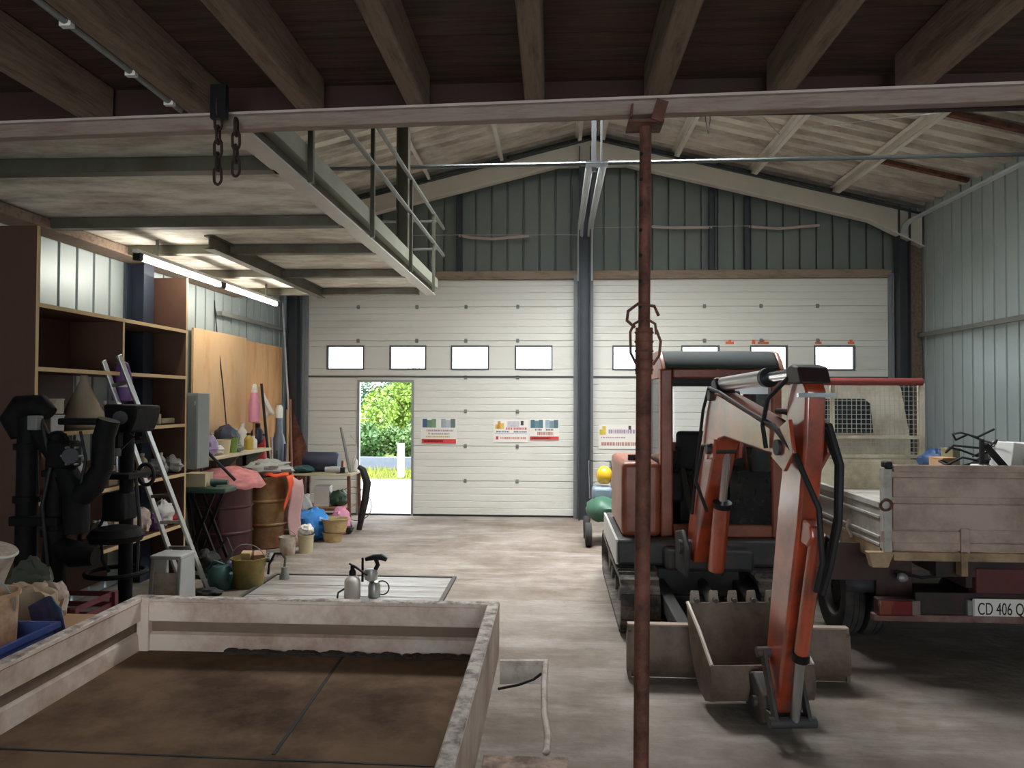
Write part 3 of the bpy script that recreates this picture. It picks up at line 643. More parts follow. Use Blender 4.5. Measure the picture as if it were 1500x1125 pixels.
MB().lathe([(.0, 0), (.065, 0), (.07, .02), (.07, .15), (.055, .18), (.028, .2), (.028, .215)], c, 20).build('jug', m_white, t)
MB().lathe([(.03, .2), (.03, .235), (.018, .25), (.018, .29), (0, .29)], c, 16).build('pump_cap', m_blackm, t)
MB().tube([c + V((-.03, 0, .3)), c + V((.03, 0, .27)), c + V((.1, 0, .22)), c + V((.13, 0, .2))], [.008, .012, .01, .007], 8).build('spray_lever', m_blackm, t)
MB().tube([c + V((-.06, -.03, .09)), c + V((-.11, -.05, .06)), c + V((-.12, -.04, .01))], .008, 7).build('spray_hose', m_black, t)
b = FL(542, 878)
t = thing('surface_machine', 'small metal power tool with upright handle on the pit cover', 'power tool', V((b.x, b.y, .0155)))
c = V((b.x, b.y + .03, .0155)); 
MB().lathe([(0, 0), (.05, 0), (.055, .02), (.055, .1), (.04, .13), (.0, .135)], c + V((.03, 0, 0)), 18).build('motor', m_alu, t)
MB().lathe([(.02, .13), (.06, .15), (.075, .2), (.06, .24), (.0, .25)], c, 16, sx=.9, sy=.7).build('gear_case', M('cast_alu', (196, 198, 198), .35, .6), t)
MB().bar(c + V((-.075, 0, .13)), c + V((-.075, 0, .34)), .018, .018).build('side_grip', m_blackm, t)
MB().tube([c + V((.02, 0, .2)), c + V((.06, 0, .28)), c + V((.04, 0, .33))], .02, 8).build('neck', m_blackm, t)
MB().tube([c + V((-.05, 0, .325)), c + V((.02, 0, .345)), c + V((.09, 0, .35)), c + V((.14, 0, .325))], [.018, .026, .03, .02], 10).build('handle', m_blackm, t)
MB().torus(c + V((.1, 0, .08)), (0, 1, 0), .06, .006, 20, 6).build('guard_ring', m_blackm, t)
# ------------------------------------------------------------------ excavator
m_or = M('excavator_orange', (172, 66, 30), .38, var=.12, scale=3, dirt=(104, 44, 26), damt=.35, dscale=4, coat=1.0, spec=.8)
m_ord = M('excavator_orange_dull', (146, 80, 50), .5, var=.12, scale=3, dirt=(110, 52, 32), damt=.4, dscale=3, coat=.2)
m_dk = M('excavator_dark', (58, 58, 58), .6, .2, var=.18, scale=6, dirt=(84, 74, 66), damt=.35)
m_buck = M('bucket_steel', (112, 96, 82), .6, .35, var=.2, scale=5, dirt=(78, 62, 50), damt=.45, dscale=3, bump=.15)
m_chrome = M('piston_chrome', (220, 220, 222), .18, 1.0, var=.02)
m_track = M('track_rubber', (58, 55, 53), .85, var=.2, scale=10, dirt=(120, 110, 100), damt=.42, dscale=6)
m_trkfr = M('track_frame', (84, 80, 76), .65, .2, var=.2, dirt=(140, 130, 120), damt=.4)
m_dirtyglass = GLASS('dirty_cab_glass', (252, 254, 255), .06, (222, 232, 238))
m_cabglass = GLASS('cab_glass', (200, 215, 215), .10, (180, 190, 190))
ex = thing('mini_excavator', 'orange mini excavator with cab, facing us with its bucket down', 'excavator', (1.15, 6.3, 0))
ex.name = 'excavator'; WLOC['excavator'] = V((1.15, 6.3, 0))
def track(xc):
    w = .29; ya, yb, R = 5.78, 7.62, .205; zc = .225; path = []
    n = 12
    for k in range(n + 1): a = -PI / 2 - PI * k / n; path.append(V((xc, ya + R * math.cos(a) * 1.0, zc + R * math.sin(a))))
    for k in range(1, 14): path.append(V((xc, ya + (yb - ya) * k / 14, zc + R - .018 * math.sin(PI * k / 14))))
    for k in range(n + 1): a = PI / 2 - PI * k / n; path.append(V((xc, yb + R * math.cos(a), zc + R * math.sin(a))))
    for k in range(1, 14): path.append(V((xc, yb + (ya - yb) * k / 14, zc - R)))
    N = len(path); vs = []; fs = []
    for i in range(N):
        tg = (path[(i + 1) % N] - path[i - 1]).normalized(); nm = V((1, 0, 0)).cross(tg) * -1
        if (path[i] - V((xc, min(max(path[i].y, ya), yb), zc))).dot(nm) < 0: nm = -nm
        for dx, dn in ((-w / 2, 0), (w / 2, 0), (w / 2, -.03), (-w / 2, -.03)): vs.append(path[i] + V((dx, 0, 0)) + nm * dn)
    for i in range(N):
        for j in range(4): fs.append((i * 4 + j, i * 4 + (j + 1) % 4, ((i + 1) % N) * 4 + (j + 1) % 4, ((i + 1) % N) * 4 + j))
    tr = MB().add(vs, fs).build('track', m_track, ex)
    mb = MB(); L = [0]
    for i in range(N): L.append(L[-1] + (path[(i + 1) % N] - path[i]).length)
    m = 46
    for q in range(m):
        d = L[-1] * q / m; i = max(k for k in range(N) if L[k] <= d + 1e-9); u = (d - L[i]) / max(1e-9, L[i + 1] - L[i]); p = path[i].lerp(path[(i + 1) % N], u)
        tg = (path[(i + 1) % N] - path[i]).normalized(); nm = V((1, 0, 0)).cross(tg)
        if (p - V((xc, min(max(p.y, ya), yb), zc))).dot(nm) < 0: nm = -nm
        c = p + nm * .008
        R3 = Matrix((V((1, 0, 0)), tg, nm)).transposed(); mb.obox(c, (w * .98, .03, .022), R3)
    mb.build('tread_lug', m_track, tr)
    mb = MB(); mb.box(xc - .06, xc + .06, ya + .02, yb - .05, .16, .30); mb.build('track_frame', m_trkfr, ex, bevel=.02)
    MB().lathe([(.0, -.07), (.15, -.07), (.165, -.03), (.165, .03), (.15, .07), (0, .07)], (xc, ya, zc), 24, RY(PI / 2)).build('idler_wheel', m_trkfr, ex)
    MB().lathe([(.0, -.08), (.16, -.08), (.16, .08), (0, .08)], (xc, yb, zc), 18, RY(PI / 2)).build('drive_sprocket', m_trkfr, ex)
    for k in range(4): MB().cyl((xc - .08, ya + .32 + .4 * k, .10), (xc + .08, ya + .32 + .4 * k, .10), .06, n=16).build('track_roller', m_trkfr, ex)
track(.635); track(1.645)
mb = MB(); mb.box(.82, 1.46, 6.05, 7.35, .20, .42).box(.70, 1.58, 6.35, 6.6, .22, .36).box(.70, 1.58, 6.95, 7.15, .22, .36).cyl((1.14, 6.7, .40), (1.14, 6.7, .47), .34, n=28)
mb.build('undercarriage', m_dk, ex, bevel=.012)
# dozer blade with its two arms
def bladeprof(x): return None
bp = [(4.80, .0), (4.76, .06), (4.755, .15), (4.765, .24), (4.79, .32), (4.815, .33), (4.80, .24), (4.79, .15), (4.795, .06), (4.84, .0)]
bl = MB().prism([(.465, a, b + .015) for a, b in bp], (1.355, 0, 0)).build('dozer_blade', m_buck, ex)
MB().box(.465, 1.82, 4.79, 4.845, .31, .345).build('blade_top_edge', M('blade_edge_worn', (150, 132, 116), .6, .2, var=.15), bl)
for x in (.465, 1.80): MB().prism([(x, 4.77, .02), (x, 4.90, .02), (x, 4.90, .25), (x, 4.82, .34), (x, 4.77, .30)], (.02, 0, 0)).build('blade_cheek', m_buck, bl)
for x in (.87, 1.41): MB().bar((x, 4.82, .20), (x - .04 * (1 if x < 1.1 else -1), 6.1, .28), .09, .12).build('blade_arm', m_dk, ex, bevel=.01)
MB().cyl((1.14, 5.1, .24), (1.14, 5.9, .34), .04).build('blade_cylinder', m_dk, ex)
# platform, side tank and cab
mb = MB(); mb.box(.485, 1.86, 5.92, 7.35, .46, .665); mb.build('house_platform', m_dk, ex, bevel=.03)
mb = MB(); mb.box(.482, .50, 5.93, 7.34, .47, .66); mb.build('platform_sheen', M('sheen_pale', (190, 190, 186), .5, var=.1), ex)  # pale plate paints the bright door's reflection onto the dark platform's left face
mb = MB(); mb.box(.84, 1.5, 5.75, 5.95, .46, .62); mb.build('swing_bracket', m_dk, ex, bevel=.03)
mb = MB(); mb.box(.535, .845, 6.03, 7.1, .666, 1.255); mb.build('side_tank', m_ord, ex, bevel=.045, seg=4)
MB().cyl((.64, 6.25, 1.25), (.64, 6.25, 1.30), .035).build('tank_cap', m_black, ex)
mb = MB(); mb.box(.87, 1.84, 7.0, 7.42, .60, 1.30); mb.build('engine_cover', m_ord, ex, bevel=.06, seg=4)
# cab: pillars, sill, rails, roof, glazing, seat and levers
cx0, cx1, cy0, cy1, cz0, cz1 = .845, 1.80, 6.05, 7.0, .665, 2.0
mb = MB()
for x, w in ((cx0, .10), (cx1 - .085, .085)):
    mb.prism([(x, cy0, cz0), (x, cy0 + .09, cz0), (x, cy0 + .13, cz1), (x, cy0 + .03, cz1)], (w, 0, 0))
mb.build('front_pillar', m_ord, ex, bevel=.02) if False else None
for x, w in ((cx0, .10), (cx1 - .085, .085)):
    MB().prism([(x, cy0, cz0), (x, cy0 + .09, cz0), (x, cy0 + .13, cz1), (x, cy0 + .03, cz1)], (w, 0, 0)).build('front_pillar', m_ord, ex, bevel=.015)
    MB().box(x, x + w * .8, cy1 - .08, cy1, cz0, cz1).build('rear_pillar', m_ord, ex, bevel=.015)
MB().box(cx0 + .1, cx1 - .08, cy0 + .005, cy0 + .07, cz0, cz0 + .10).build('front_sill', m_ord, ex, bevel=.012)
MB().box(cx0 + .1, cx1 - .08, cy0 + .03, cy0 + .12, cz1 - .075, cz1 - .0).build('front_header', m_ord, ex, bevel=.012)
MB().box(cx0 + .1, cx1 - .08, cy0 + .05, cy0 + .14, cz1 - .14, cz1 - .075).build('blind_box', m_black, ex)
MB().box(cx0 + .0, cx0 + .07, cy0 + .1, cy1 - .05, cz1 - .07, cz1).build('side_header', m_ord, ex); MB().box(cx1 - .07, cx1, cy0 + .1, cy1 - .05, cz1 - .07, cz1).build('side_header', m_ord, ex)
MB().box(cx0 + .06, cx1 - .06, cy1 - .06, cy1 - .01, cz0 + .62, cz0 + .70).build('rear_rail', m_ord, ex)
MB().box(cx0 + .0, cx0 + .05, cy0 + .08, cy1 - .05, cz0, cz0 + .42).build('door_panel', m_ord, ex, bevel=.01)
MB().box(cx1 - .05, cx1, cy0 + .08, cy1 - .05, cz0, cz0 + .42).build('side_panel', m_ord, ex, bevel=.01)
MB().box(cx0 + .05, cx1 - .05, cy1 - .05, cy1 - .02, cz0, cz0 + .62).build('rear_panel', m_dk, ex)
rp = [(6.02, 2.0), (6.06, 2.06), (6.16, 2.135), (6.3, 2.155), (6.8, 2.155), (6.98, 2.12), (7.03, 2.0)]
MB().prism([(cx0 + .02, a, b) for a, b in rp], (cx1 - cx0 - .04, 0, 0)).build('cab_roof', M('cab_roof_dark', (52, 60, 57), .75, var=.12, spec=.2), ex, bevel=.035, seg=3)
for x in (cx0, cx1 - .035): MB().prism([(x, a, b) for a, b in [(6.0, 1.99)] + rp[1:-1] + [(7.04, 1.99)]], (.035, 0, 0)).build('roof_side', m_ord, ex, bevel=.01)
MB().box(cx0 + .08, cx1 - .08, cy1 - .035, cy1 - .03, cz0 + .70, cz1 - .02).build('rear_window', m_dirtyglass, ex)
MB().box(cx0 + .02, cx0 + .025, cy0 + .12, cy1 - .07, cz0 + .42, cz1 - .06).build('side_window', m_dirtyglass, ex)
MB().box(cx1 - .03, cx1 - .025, cy0 + .12, cy1 - .07, cz0 + .42, cz1 - .06).build('side_window', m_cabglass, ex)
MB().box(cx0 + .55, cx1 - .085, cy0 + .04, cy0 + .045, cz0 + .10, cz0 + .52).build('lower_windscreen', GLASS('lower_screen', (120, 128, 130), .25, (120, 122, 122)), ex)
seat = MB().box(1.10, 1.52, 6.42, 6.86, 1.02, 1.12).build('seat_cushion', m_black, ex, bevel=.04, seg=3)
MB().prism([(1.10, 6.80, 1.12), (1.10, 6.90, 1.12), (1.10, 6.95, 1.47), (1.10, 6.86, 1.47)], (.42, 0, 0)).build('seat_back', m_black, ex, bevel=.04, seg=3)
MB().box(1.05, 1.57, 6.45, 6.85, .67, 1.02).build('seat_box', m_blackm, ex, bevel=.02)
for x in (1.0, 1.6): MB().box(x - .08, x + .07, 6.3, 6.8, .9, 1.16).build('side_console', m_black, ex, bevel=.03)
for x, dx in ((.99, .03), (1.62, -.03)):
    MB().tube([(x, 6.33, 1.16), (x + dx, 6.28, 1.30), (x + dx, 6.26, 1.36)], [.012, .014, .026], 8).build('joystick', m_black, ex)
for x in (1.22, 1.3): MB().tube([(x, 6.25, .68), (x, 6.2, 1.0), (x, 6.22, 1.15)], .013, 7).build('travel_lever', m_blackm, ex)
MB().tube([(1.12, 6.14, 1.0), (1.10, 6.1, 1.12), (1.16, 6.09, 1.26), (1.24, 6.1, 1.34)], .03, 8).build('work_lamp_arm', m_black, ex)
for k, (x, z) in enumerate(((1.02, 1.2), (1.07, 1.14), (1.12, 1.25))):
    MB().tube([(x, 6.06, z), (x + .02, 5.9, z - .25), (x + .08, 5.85, z - .5), (x + .12, 5.75, .66)], .022, 8).build('control_hose', m_black, ex)
MB().box(1.6, 1.66, 6.1, 6.13, 1.93, 1.98).build('cab_lamp', M('lamp_lens', (230, 230, 226), .2), ex)
MB().box(1.45, 1.72, 6.16, 6.22, 1.80, 1.90).build('sun_blind_roller', m_alu, ex)
# boom, arm and bucket lie in one vertical plane through O along U
O = V((1.185, 4.15, 0)); U = V((.10, -.995, 0)); S = V((.995, .10, 0))
def K(d, z, s=0.0): return O + U * d + S * s + V((0, 0, z))
def plate(poly, w, name, mat, parent=ex, bevel=.012): return MB().prism([K(d, z, -w / 2) for d, z in poly], S * w).build(name, mat, parent, bevel=bevel)
boom = [(-1.45, .62), (-1.40, .86), (-1.12, 1.40), (-.98, 1.66), (-.90, 1.775), (-.79, 1.80), (-.62, 1.77), (-.1, 1.665), (.30, 1.575), (.345, 1.52), (.30, 1.465), (-.15, 1.49), (-.60, 1.52), (-.72, 1.50), (-.80, 1.42), (-1.08, .95), (-1.28, .60)]
plate(boom, .15, 'boom', m_or)
for d, z, s, r in ((-1.36, .70, .16, .05), (.30, 1.515, .11, .04), (-.84, 1.78, .10, .035)): MB().cyl(K(d, z, -s), K(d, z, s), r).build('boom_pin', m_dk, ex)
for s in (-.12, .12): plate([(-1.55, .5), (-1.55, .78), (-1.36, .82), (-1.22, .70), (-1.26, .5)], .03, 'boom_foot', m_dk).location += S * s
arm = [(.27, 1.60), (.30, 1.80), (.36, 1.875), (.46, 1.87), (.52, 1.80), (.50, 1.55), (.42, 1.15), (.17, .22), (.10, .10), (.02, .08), (-.04, .14), (-.03, .24), (.17, 1.20), (.24, 1.46)]
plate(arm, .10, 'dipper_arm', m_or, bevel=.014)
for s in (-.085, .085): plate([(.20, 1.46), (.26, 1.60), (.42, 1.66), (.47, 1.50), (.36, 1.40)], .02, 'arm_cheek', m_or, bevel=.004).location += S * s
plate([(.34, 1.83), (.34, 1.91), (.40, 1.925), (.48, 1.91), (.52, 1.83)], .15, 'arm_head', M('arm_head_dark', (46, 30, 28), .5, .2, var=.25), bevel=.01)
MB().bar(K(.515, 1.775, -.09), K(.515, 1.775, .09), .02, .02).build('head_pin', m_chrome, ex)
plate([(-.90, 1.76), (-.92, 1.87), (-.84, 1.90), (-.76, 1.79)], .12, 'knee_lug', m_blackm)
MB().cyl(K(-.84, 1.855, -.0), K(-.10, 1.875, 0), .046, n=20).build('arm_cylinder', M('cylinder_grey', (176, 172, 168), .35, .6, var=.1), ex)
MB().cyl(K(-.10, 1.875, 0), K(-.06, 1.876, 0), .055, n=20).build('cylinder_gland', m_blackm, ex)
MB().cyl(K(-.06, 1.876, 0), K(.42, 1.888, 0), .028, n=16).build('arm_piston_rod', m_chrome, ex)
MB().cyl(K(-1.06, .60, .02), K(-.93, 1.05, .02), .055, n=18).build('boom_cylinder', m_or, ex)
MB().cyl(K(-.935, 1.04, .02), K(-.925, 1.075, .02), .062, n=18).build('cylinder_gland', m_blackm, ex)
MB().cyl(K(-.925, 1.075, .02), K(-.83, 1.42, .02), .028, n=12).build('boom_piston_rod', m_chrome, ex)
for s in (-.085, .085): plate([(-.90, 1.36), (-.86, 1.50), (-.74, 1.50), (-.76, 1.38)], .02, 'cylinder_ear', m_or, bevel=.003).location += S * s
MB().cyl(K(-.82, 1.43, -.12), K(-.82, 1.43, .12), .03, n=12).build('cylinder_pin', m_dk, ex)
# bucket cylinder down the front of the arm
MB().cyl(K(.50, 1.12, .01), K(.31, .48, .01), .036, n=18).build('bucket_cylinder', m_or, ex)
MB().cyl(K(.316, .50, .01), K(.303, .46, .01), .043, n=18).build('cylinder_gland', m_blackm, ex)
MB().cyl(K(.303, .46, .01), K(.23, .12, .01), .024, n=14).build('bucket_piston_rod', M('rod_grey', (176, 174, 172), .3, .8), ex)
plate([(.40, 1.06), (.43, 1.18), (.52, 1.16), (.53, 1.10), (.48, 1.05)], .07, 'cylinder_lug', m_or)
for s in (-.085, .085):
    MB().bar(K(.06, .42, s), K(.23, .12, s), .02, .06).build('bucket_link', m_dk, ex, bevel=.004)
    MB().bar(K(.23, .12, s), K(-.06, .10, s), .02, .06).build('bucket_link', m_dk, ex, bevel=.004)
for d, z in ((.06, .42), (.23, .12), (0, .14)): MB().cyl(K(d, z, -.12), K(d, z, .12), .028, n=12).build('link_pin', m_dk, ex)
plate([(-.16, .05), (-.20, .22), (-.05, .28), (.10, .2), (.12, .07), (.02, .02)], .20, 'bucket_hinge', m_dk)
# bucket shell: lip up at the back, curved floor, near end by the hinge
hw = .285; SB = -.02
prof = [(-.60, .505), (-.575, .40), (-.52, .27), (-.43, .15), (-.33, .08), (-.22, .055), (-.12, .09), (-.095, .17), (-.12, .285)]
inner = [(d + (.016 if d < -.3 else -.012), z + .014) for d, z in prof]; inner[0] = (-.585, .505); inner[-1] = (-.132, .285)
bk = MB().prism([K(d, z, SB - hw) for d, z in prof + inner[::-1]], S * 2 * hw).build('bucket', m_buck, ex)
for s in (-hw - .006, hw - .008):
    MB().prism([K(d, z, SB + s) for d, z in prof], S * .015).build('bucket_side', m_buck, bk)
    MB().tube([K(-.60, .505, SB + s + .007), K(-.36, .41, SB + s + .007), K(-.12, .285, SB + s + .007)], .012, 6).build('side_cutter', M('worn_edge', (176, 166, 154), .5, .4), bk)
MB().prism([K(d, z, SB - hw) for d, z in ((-.61, .50), (-.585, .50), (-.575, .40), (-.60, .40))], S * 2 * hw).build('cutting_lip', m_buck, bk)
for i in range(5):
    s = SB - .235 + .1175 * i
    tb = MB().prism([K(d, z, s - .028) for d, z in ((-.625, .44), (-.635, .52), (-.62, .575), (-.60, .52), (-.57, .44))], S * .056).build('bucket_tooth', M('tooth_steel', (150, 138, 126), .55, .4, var=.15), bk, bevel=.005)
    MB().cyl(K(-.565, .52, s), K(-.61, .52, s), .014, n=8).build('tooth_bolt', m_dk, tb)
# hoses on boom and arm
def hose(pts, r=.013, name='hydraulic_hose'): return MB().tube([K(*p) for p in pts], r, 8).build(name, m_black, ex)
hose([(-1.25, .95, -.09), (-1.08, 1.40, -.095), (-.97, 1.68, -.095), (-.86, 1.83, -.09), (-.66, 1.80, -.085), (-.2, 1.70, -.085), (.0, 1.66, -.088)], .011)
hose([(.0, 1.66, -.088), (.25, 1.62, -.1), (.45, 1.50, -.08), (.58, 1.25, -.02), (.57, 1.0, .0), (.5, .85, .0)], .014)
hose([(-.1, 1.69, .09), (.2, 1.66, .08), (.45, 1.60, .075), (.54, 1.45, .09), (.53, 1.2, .09), (.48, 1.0, .075), (.43, .85, .06)], .016)
hose([(-.1, 1.69, .06), (.2, 1.69, .07), (.5, 1.63, .07), (.58, 1.45, .085), (.56, 1.18, .085), (.49, .96, .075), (.44, .82, .06)], .016)
hose([(.36, 1.86, -.07), (.2, 1.76, -.11), (.1, 1.62, -.1), (.12, 1.5, -.09)], .012)
hose([(-1.0, 1.0, -.06), (-1.02, 1.2, -.13), (-.9, 1.45, -.12), (-.78, 1.46, -.1)], .012)
# ------------------------------------------------------------------ tipper truck
m_tk = M('truck_cream', (214, 206, 186), .5, var=.06, scale=2, dirt=(168, 156, 132), damt=.35, dscale=2.5)
m_tg = M('tailgate_taupe', (186, 164, 150), .6, var=.07, scale=2.5, dirt=(140, 118, 104), damt=.42, dscale=2.2)
m_tks = M('truck_side_grey', (178, 176, 168), .5, .1, var=.1, scale=3, dirt=(130, 124, 112), damt=.4)
m_tkw = M('truck_woodrail', (172, 146, 112), .7, var=.15, scale=4, dirt=(120, 98, 76), damt=.45)
m_chs = M('truck_chassis', (44, 38, 38), .7, .2, var=.25, scale=6, dirt=(70, 50, 46), damt=.4)
m_redp = M('red_oxide', (128, 54, 48), .55, .1, var=.12, scale=5)
BX0, BX1, BY0, BY1 = 2.13, 4.12, 5.0, 8.30; BZ = .80; BT = 1.30
tk = thing('tipper_truck', 'cream tipper truck with its dirty tailgate towards us, behind the excavator', 'truck', (3.1, 6.5, 0))
MB().box(BX0 + .03, BX1 - .03, BY0 + .05, BY1, BZ - .05, BZ).build('bed_floor', m_tks, tk)
# tailgate: top rail, panels between ribs, uprights
tgt = MB().box(BX0 + .045, BX1 - .045, BY0 + .012, BY0 + .04, BZ + .01, BT + .03).build('tailgate', m_tg, tk)
def zt(py): return CAMH - (py - 585) / F * BY0
for a, b, dp in ((676, 686, .03), (694, 722, .016), (731, 768, .016), (786, 797, .016)):
    MB().box(BX0 + .05, BX1 - .05, BY0 - dp + .012, BY0 + .012, zt(b), zt(a)).build('tailgate_rib', m_tg, tgt, bevel=.005)
MB().box(XP(1404, BY0), XP(1417, BY0), BY0 - .02, BY0 + .012, zt(800), zt(765)).build('tailgate_upright', m_tg, tgt, bevel=.004)
MB().box(XP(1290, BY0), XP(1404, BY0), BY0 - .003, BY0 + .012, zt(786), zt(770)).build('tailgate_recess', m_tg, tgt)
MB().box(BX0 + .05, BX1 - .05, BY0 - .01, BY0 + .05, zt(812), zt(799)).build('rear_sill', m_tkw, tk, bevel=.006)
xa = XP(1278, BY0)
MB().prism([(xa - .04, BY0 - .012, zt(800)), (xa + .13, BY0 - .012, zt(800)), (xa + .09, BY0 - .012, zt(822)), (xa - .01, BY0 - .012, zt(822))], (0, .06, 0)).build('hinge_bracket', m_tkw, tk, bevel=.006)
MB().box(XP(1404, BY0), XP(1414, BY0), BY0 - .02, BY0 + .05, zt(832), zt(797)).build('hinge_bracket', m_tkw, tk, bevel=.004)
# corner posts with latch and ring
for x in (BX0, BX1 - .05):
    MB().box(x - .01, x + .045, BY0 - .005, BY0 + .06, BZ - .03, BT + .02).build('corner_post', m_tks, tk, bevel=.006)
MB().box(BX0 - .005, BX0 + .04, BY0 - .03, BY0 + .05, BT + .01, BT + .06).build('tailgate_latch', m_blackm, tk, bevel=.01)
MB().prism([(BX0 + .04, BY0 + .02, BT - .0), (BX0 + .05, BY0 + .02, BT + .07), (BX0 + .10, BY0 + .02, BT + .01)], (0, .02, 0)).build('latch_hook', m_tg, tk)
MB().torus((BX0 + .0, BY0 - .02, 1.08), (0, 1, .2), .035, .009, 20, 6).build('latch_ring', m_rust, tk)
# side boards, lower than the tailgate
for x, s in ((BX0, 1), (BX1, -1)):
    sb = MB().box(min(x, x + s * .03), max(x, x + s * .03), BY0 + .06, BY1 - .03, BZ + .0, 1.08).build('side_board', m_tks, tk, bevel=.006)
    for z0, z1 in ((1.05, 1.09), (.98, 1.0), (.85, .87), (.80, .82)):
        MB().box(min(x - s * .015, x + s * .03), max(x - s * .015, x + s * .03), BY0 + .06, BY1 - .03, z0, z1).build('board_rib', m_tks, sb, bevel=.004)
    MB().box(min(x - s * .01, x + s * .04), max(x - s * .01, x + s * .04), BY0 + .02, BY1, BZ - .10, BZ - .0).build('floor_rail', m_tkw, tk, bevel=.006)
MB().tube([(BX0 - .02, BY0 + .55, .90), (BX0 - .035, BY0 + .55, .84), (BX0 - .02, BY0 + .50, .78)], .012, 6).build('side_catch', m_tg, tk)
# headboard with mesh guard and red tube on top
HY = BY1 + .02
MB().box(BX0, BX1 - .05, HY - .02, HY + .02, BZ, 1.12).build('headboard', m_tk, tk, bevel=.008)
hx1 = XP(1349, HY); hxm = XP(1219, HY); hx0 = BX0 + .02
ht = CAMH - (560 - 585) / F * HY
for x in (hx0, hxm, hx1): MB().box(x - .03 if x != hxm else x - .018, x + .03 if x != hxm else x + .018, HY - .03, HY + .03, BZ if x != hxm else 1.12, ht).build('headboard_post', m_tk, tk, bevel=.006)
for py in (637, 664): z = CAMH - (py - 585) / F * HY; MB().box(hx0, hx1, HY - .02, HY + .02, z - .018, z + .018).build('headboard_rail', m_tk, tk, bevel=.004)
mb = MB(); x = hx0
while x < hx1: mb.box(x - .0025, x + .0025, HY - .004, HY + .001, 1.15, ht); x += .05
z = 1.15
while z < ht: mb.box(hx0, hx1, HY - .008, HY - .003, z - .0025, z + .0025); z += .05
mb.build('wire_mesh', M('mesh_wire', (196, 196, 186), .5, .3), tk)
MB().cyl((hx0 - .1, HY - .05, ht + .015), (hx1 - .01, HY - .05, ht + .015), .04, n=16).build('top_tube', m_redp, tk)
# crew cab seen past the headboard
CX0, CX1, CY0, CY1, CT = 2.30, 3.92, 8.55, 10.2, 1.955
def cabsec(y, top, ins): return [(CX0, y, .75), (CX1, y, .75), (CX1 - .0, y, 1.32), (CX1 - .10 - ins, y, top - .06), (CX1 - .17 - ins, y, top), (CX0 + .17 + ins, y, top), (CX0 + .10 + ins, y, top - .06), (CX0, y, 1.32)]
wz0, wz1, wx0, wx1 = 1.40, 1.76, 2.62, XP(1277, CY0)
mb = MB(); fr = cabsec(CY0, CT, 0); bkk = cabsec(CY1, CT - .02, .02)
k = len(fr); vs = fr + bkk; fs = [(i, (i + 1) % k, k + (i + 1) % k, k + i) for i in range(k)] + [tuple(range(k, 2 * k))]
mb.add(vs, fs)
win = [(wx0, CY0, wz0), (wx1, CY0, wz0), (wx1 - .03, CY0, wz1 - .05), (wx1 - .09, CY0, wz1), (wx0 + .09, CY0, wz1), (wx0 + .03, CY0, wz1 - .05)]
o = [fr[0], fr[1], fr[2], fr[3], fr[4], fr[5], fr[6], fr[7]]
vs2 = o + win; fs2 = [(0, 1, 9, 8), (1, 2, 9), (2, 3, 10, 9), (3, 4, 11, 10), (4, 5, 12, 11), (5, 6, 13, 12), (6, 7, 8, 13), (7, 0, 8)]
mb.add(vs2, fs2)
MB_cab = mb.build('cab_body', m_tk, tk, angle=.5)
MB().prism(win, (0, .006, 0)).build('rear_window', GLASS('truck_window', (150, 165, 165), .06, (150, 160, 165)), tk)
mb = MB()
for p, q in zip(win, win[1:] + win[:1]): mb.tube([V(p) + V((0, -.004, 0)), V(q) + V((0, -.004, 0))], .014, 6)
mb.build('window_seal', m_black, tk)
MB().box(2.7, 3.75, 8.95, 9.05, .9, 1.62).build('seat_row', M('seat_dark', (40, 44, 44), .8), tk, bevel=.05)
MB().box(3.02, 3.26, 8.88, 8.95, 1.46, 1.72).build('head_rest', M('headrest_grey', (150, 170, 172), .8), tk, bevel=.04)
MB().box(2.35, 3.85, 10.0, 10.15, 1.35, 1.85).build('windscreen', GLASS('truck_screen', (190, 205, 205), .1), tk)
# chassis, wheels, mudguard, bumper, lamps, plate
for x in (2.75, 3.45): MB().box(x - .04, x + .04, BY0 + .15, 10.0, .52, .68).build('chassis_rail', m_chs, tk)
for y in (5.15, 5.9, 6.8, 7.8): MB().box(2.5, 3.75, y - .04, y + .04, .60, .75).build('cross_member', m_chs, tk)
MB().box(2.75, 3.45, BY0 + .1, BY0 + .2, .46, .66).build('rear_cross_beam', M('rear_beam_maroon', (92, 46, 44), .6, .1, var=.2), tk, bevel=.01)
WY = 5.86
for x in (2.16, 2.34, 3.74, 3.92): wheel((x, WY, .32), .32, .155, tk, m_tyre, m_rim, name='rear_wheel')
for x in (2.3, 3.85): wheel((x, 9.4, .32), .32, .17, tk, m_tyre, m_rim, name='front_wheel')
MB().cyl((2.2, WY, .32), (3.9, WY, .32), .06).build('rear_axle', m_chs, tk)
MB().blob((3.05, WY, .32), (.16, .16, .15), .02, 1).build('differential', m_chs, tk)
for x0 in (2.06, 3.64):
    mb = MB(); mb.grid(lambda u, v: V((x0 + .40 * u, WY + .42 * math.cos(math.radians(12 + 156 * v)), .32 + .40 * math.sin(math.radians(12 + 156 * v)))), 3, 18)
    mb.build('mudguard', M('mudguard_black', (48, 48, 50), .6, var=.2), tk, solid=.01)
    MB().box(x0 + .18, x0 + .42, WY - .46, WY - .445, .26, .66).build('mud_flap', M('mud_flap_rubber', (52, 42, 40), .8, var=.2, dirt=(80, 62, 54)), tk)
by = BY0 + .06
def zb2(py): return CAMH - (py - 585) / F * by
def xb2(px): return XP(px, by)
MB().box(xb2(1278), BX1 - .02, by, by + .06, zb2(898), zb2(888)).build('bumper_bar', M('bumper_rusty', (112, 76, 66), .7, .2, var=.25, scale=10, dirt=(150, 130, 120), damt=.35), tk, bevel=.006)
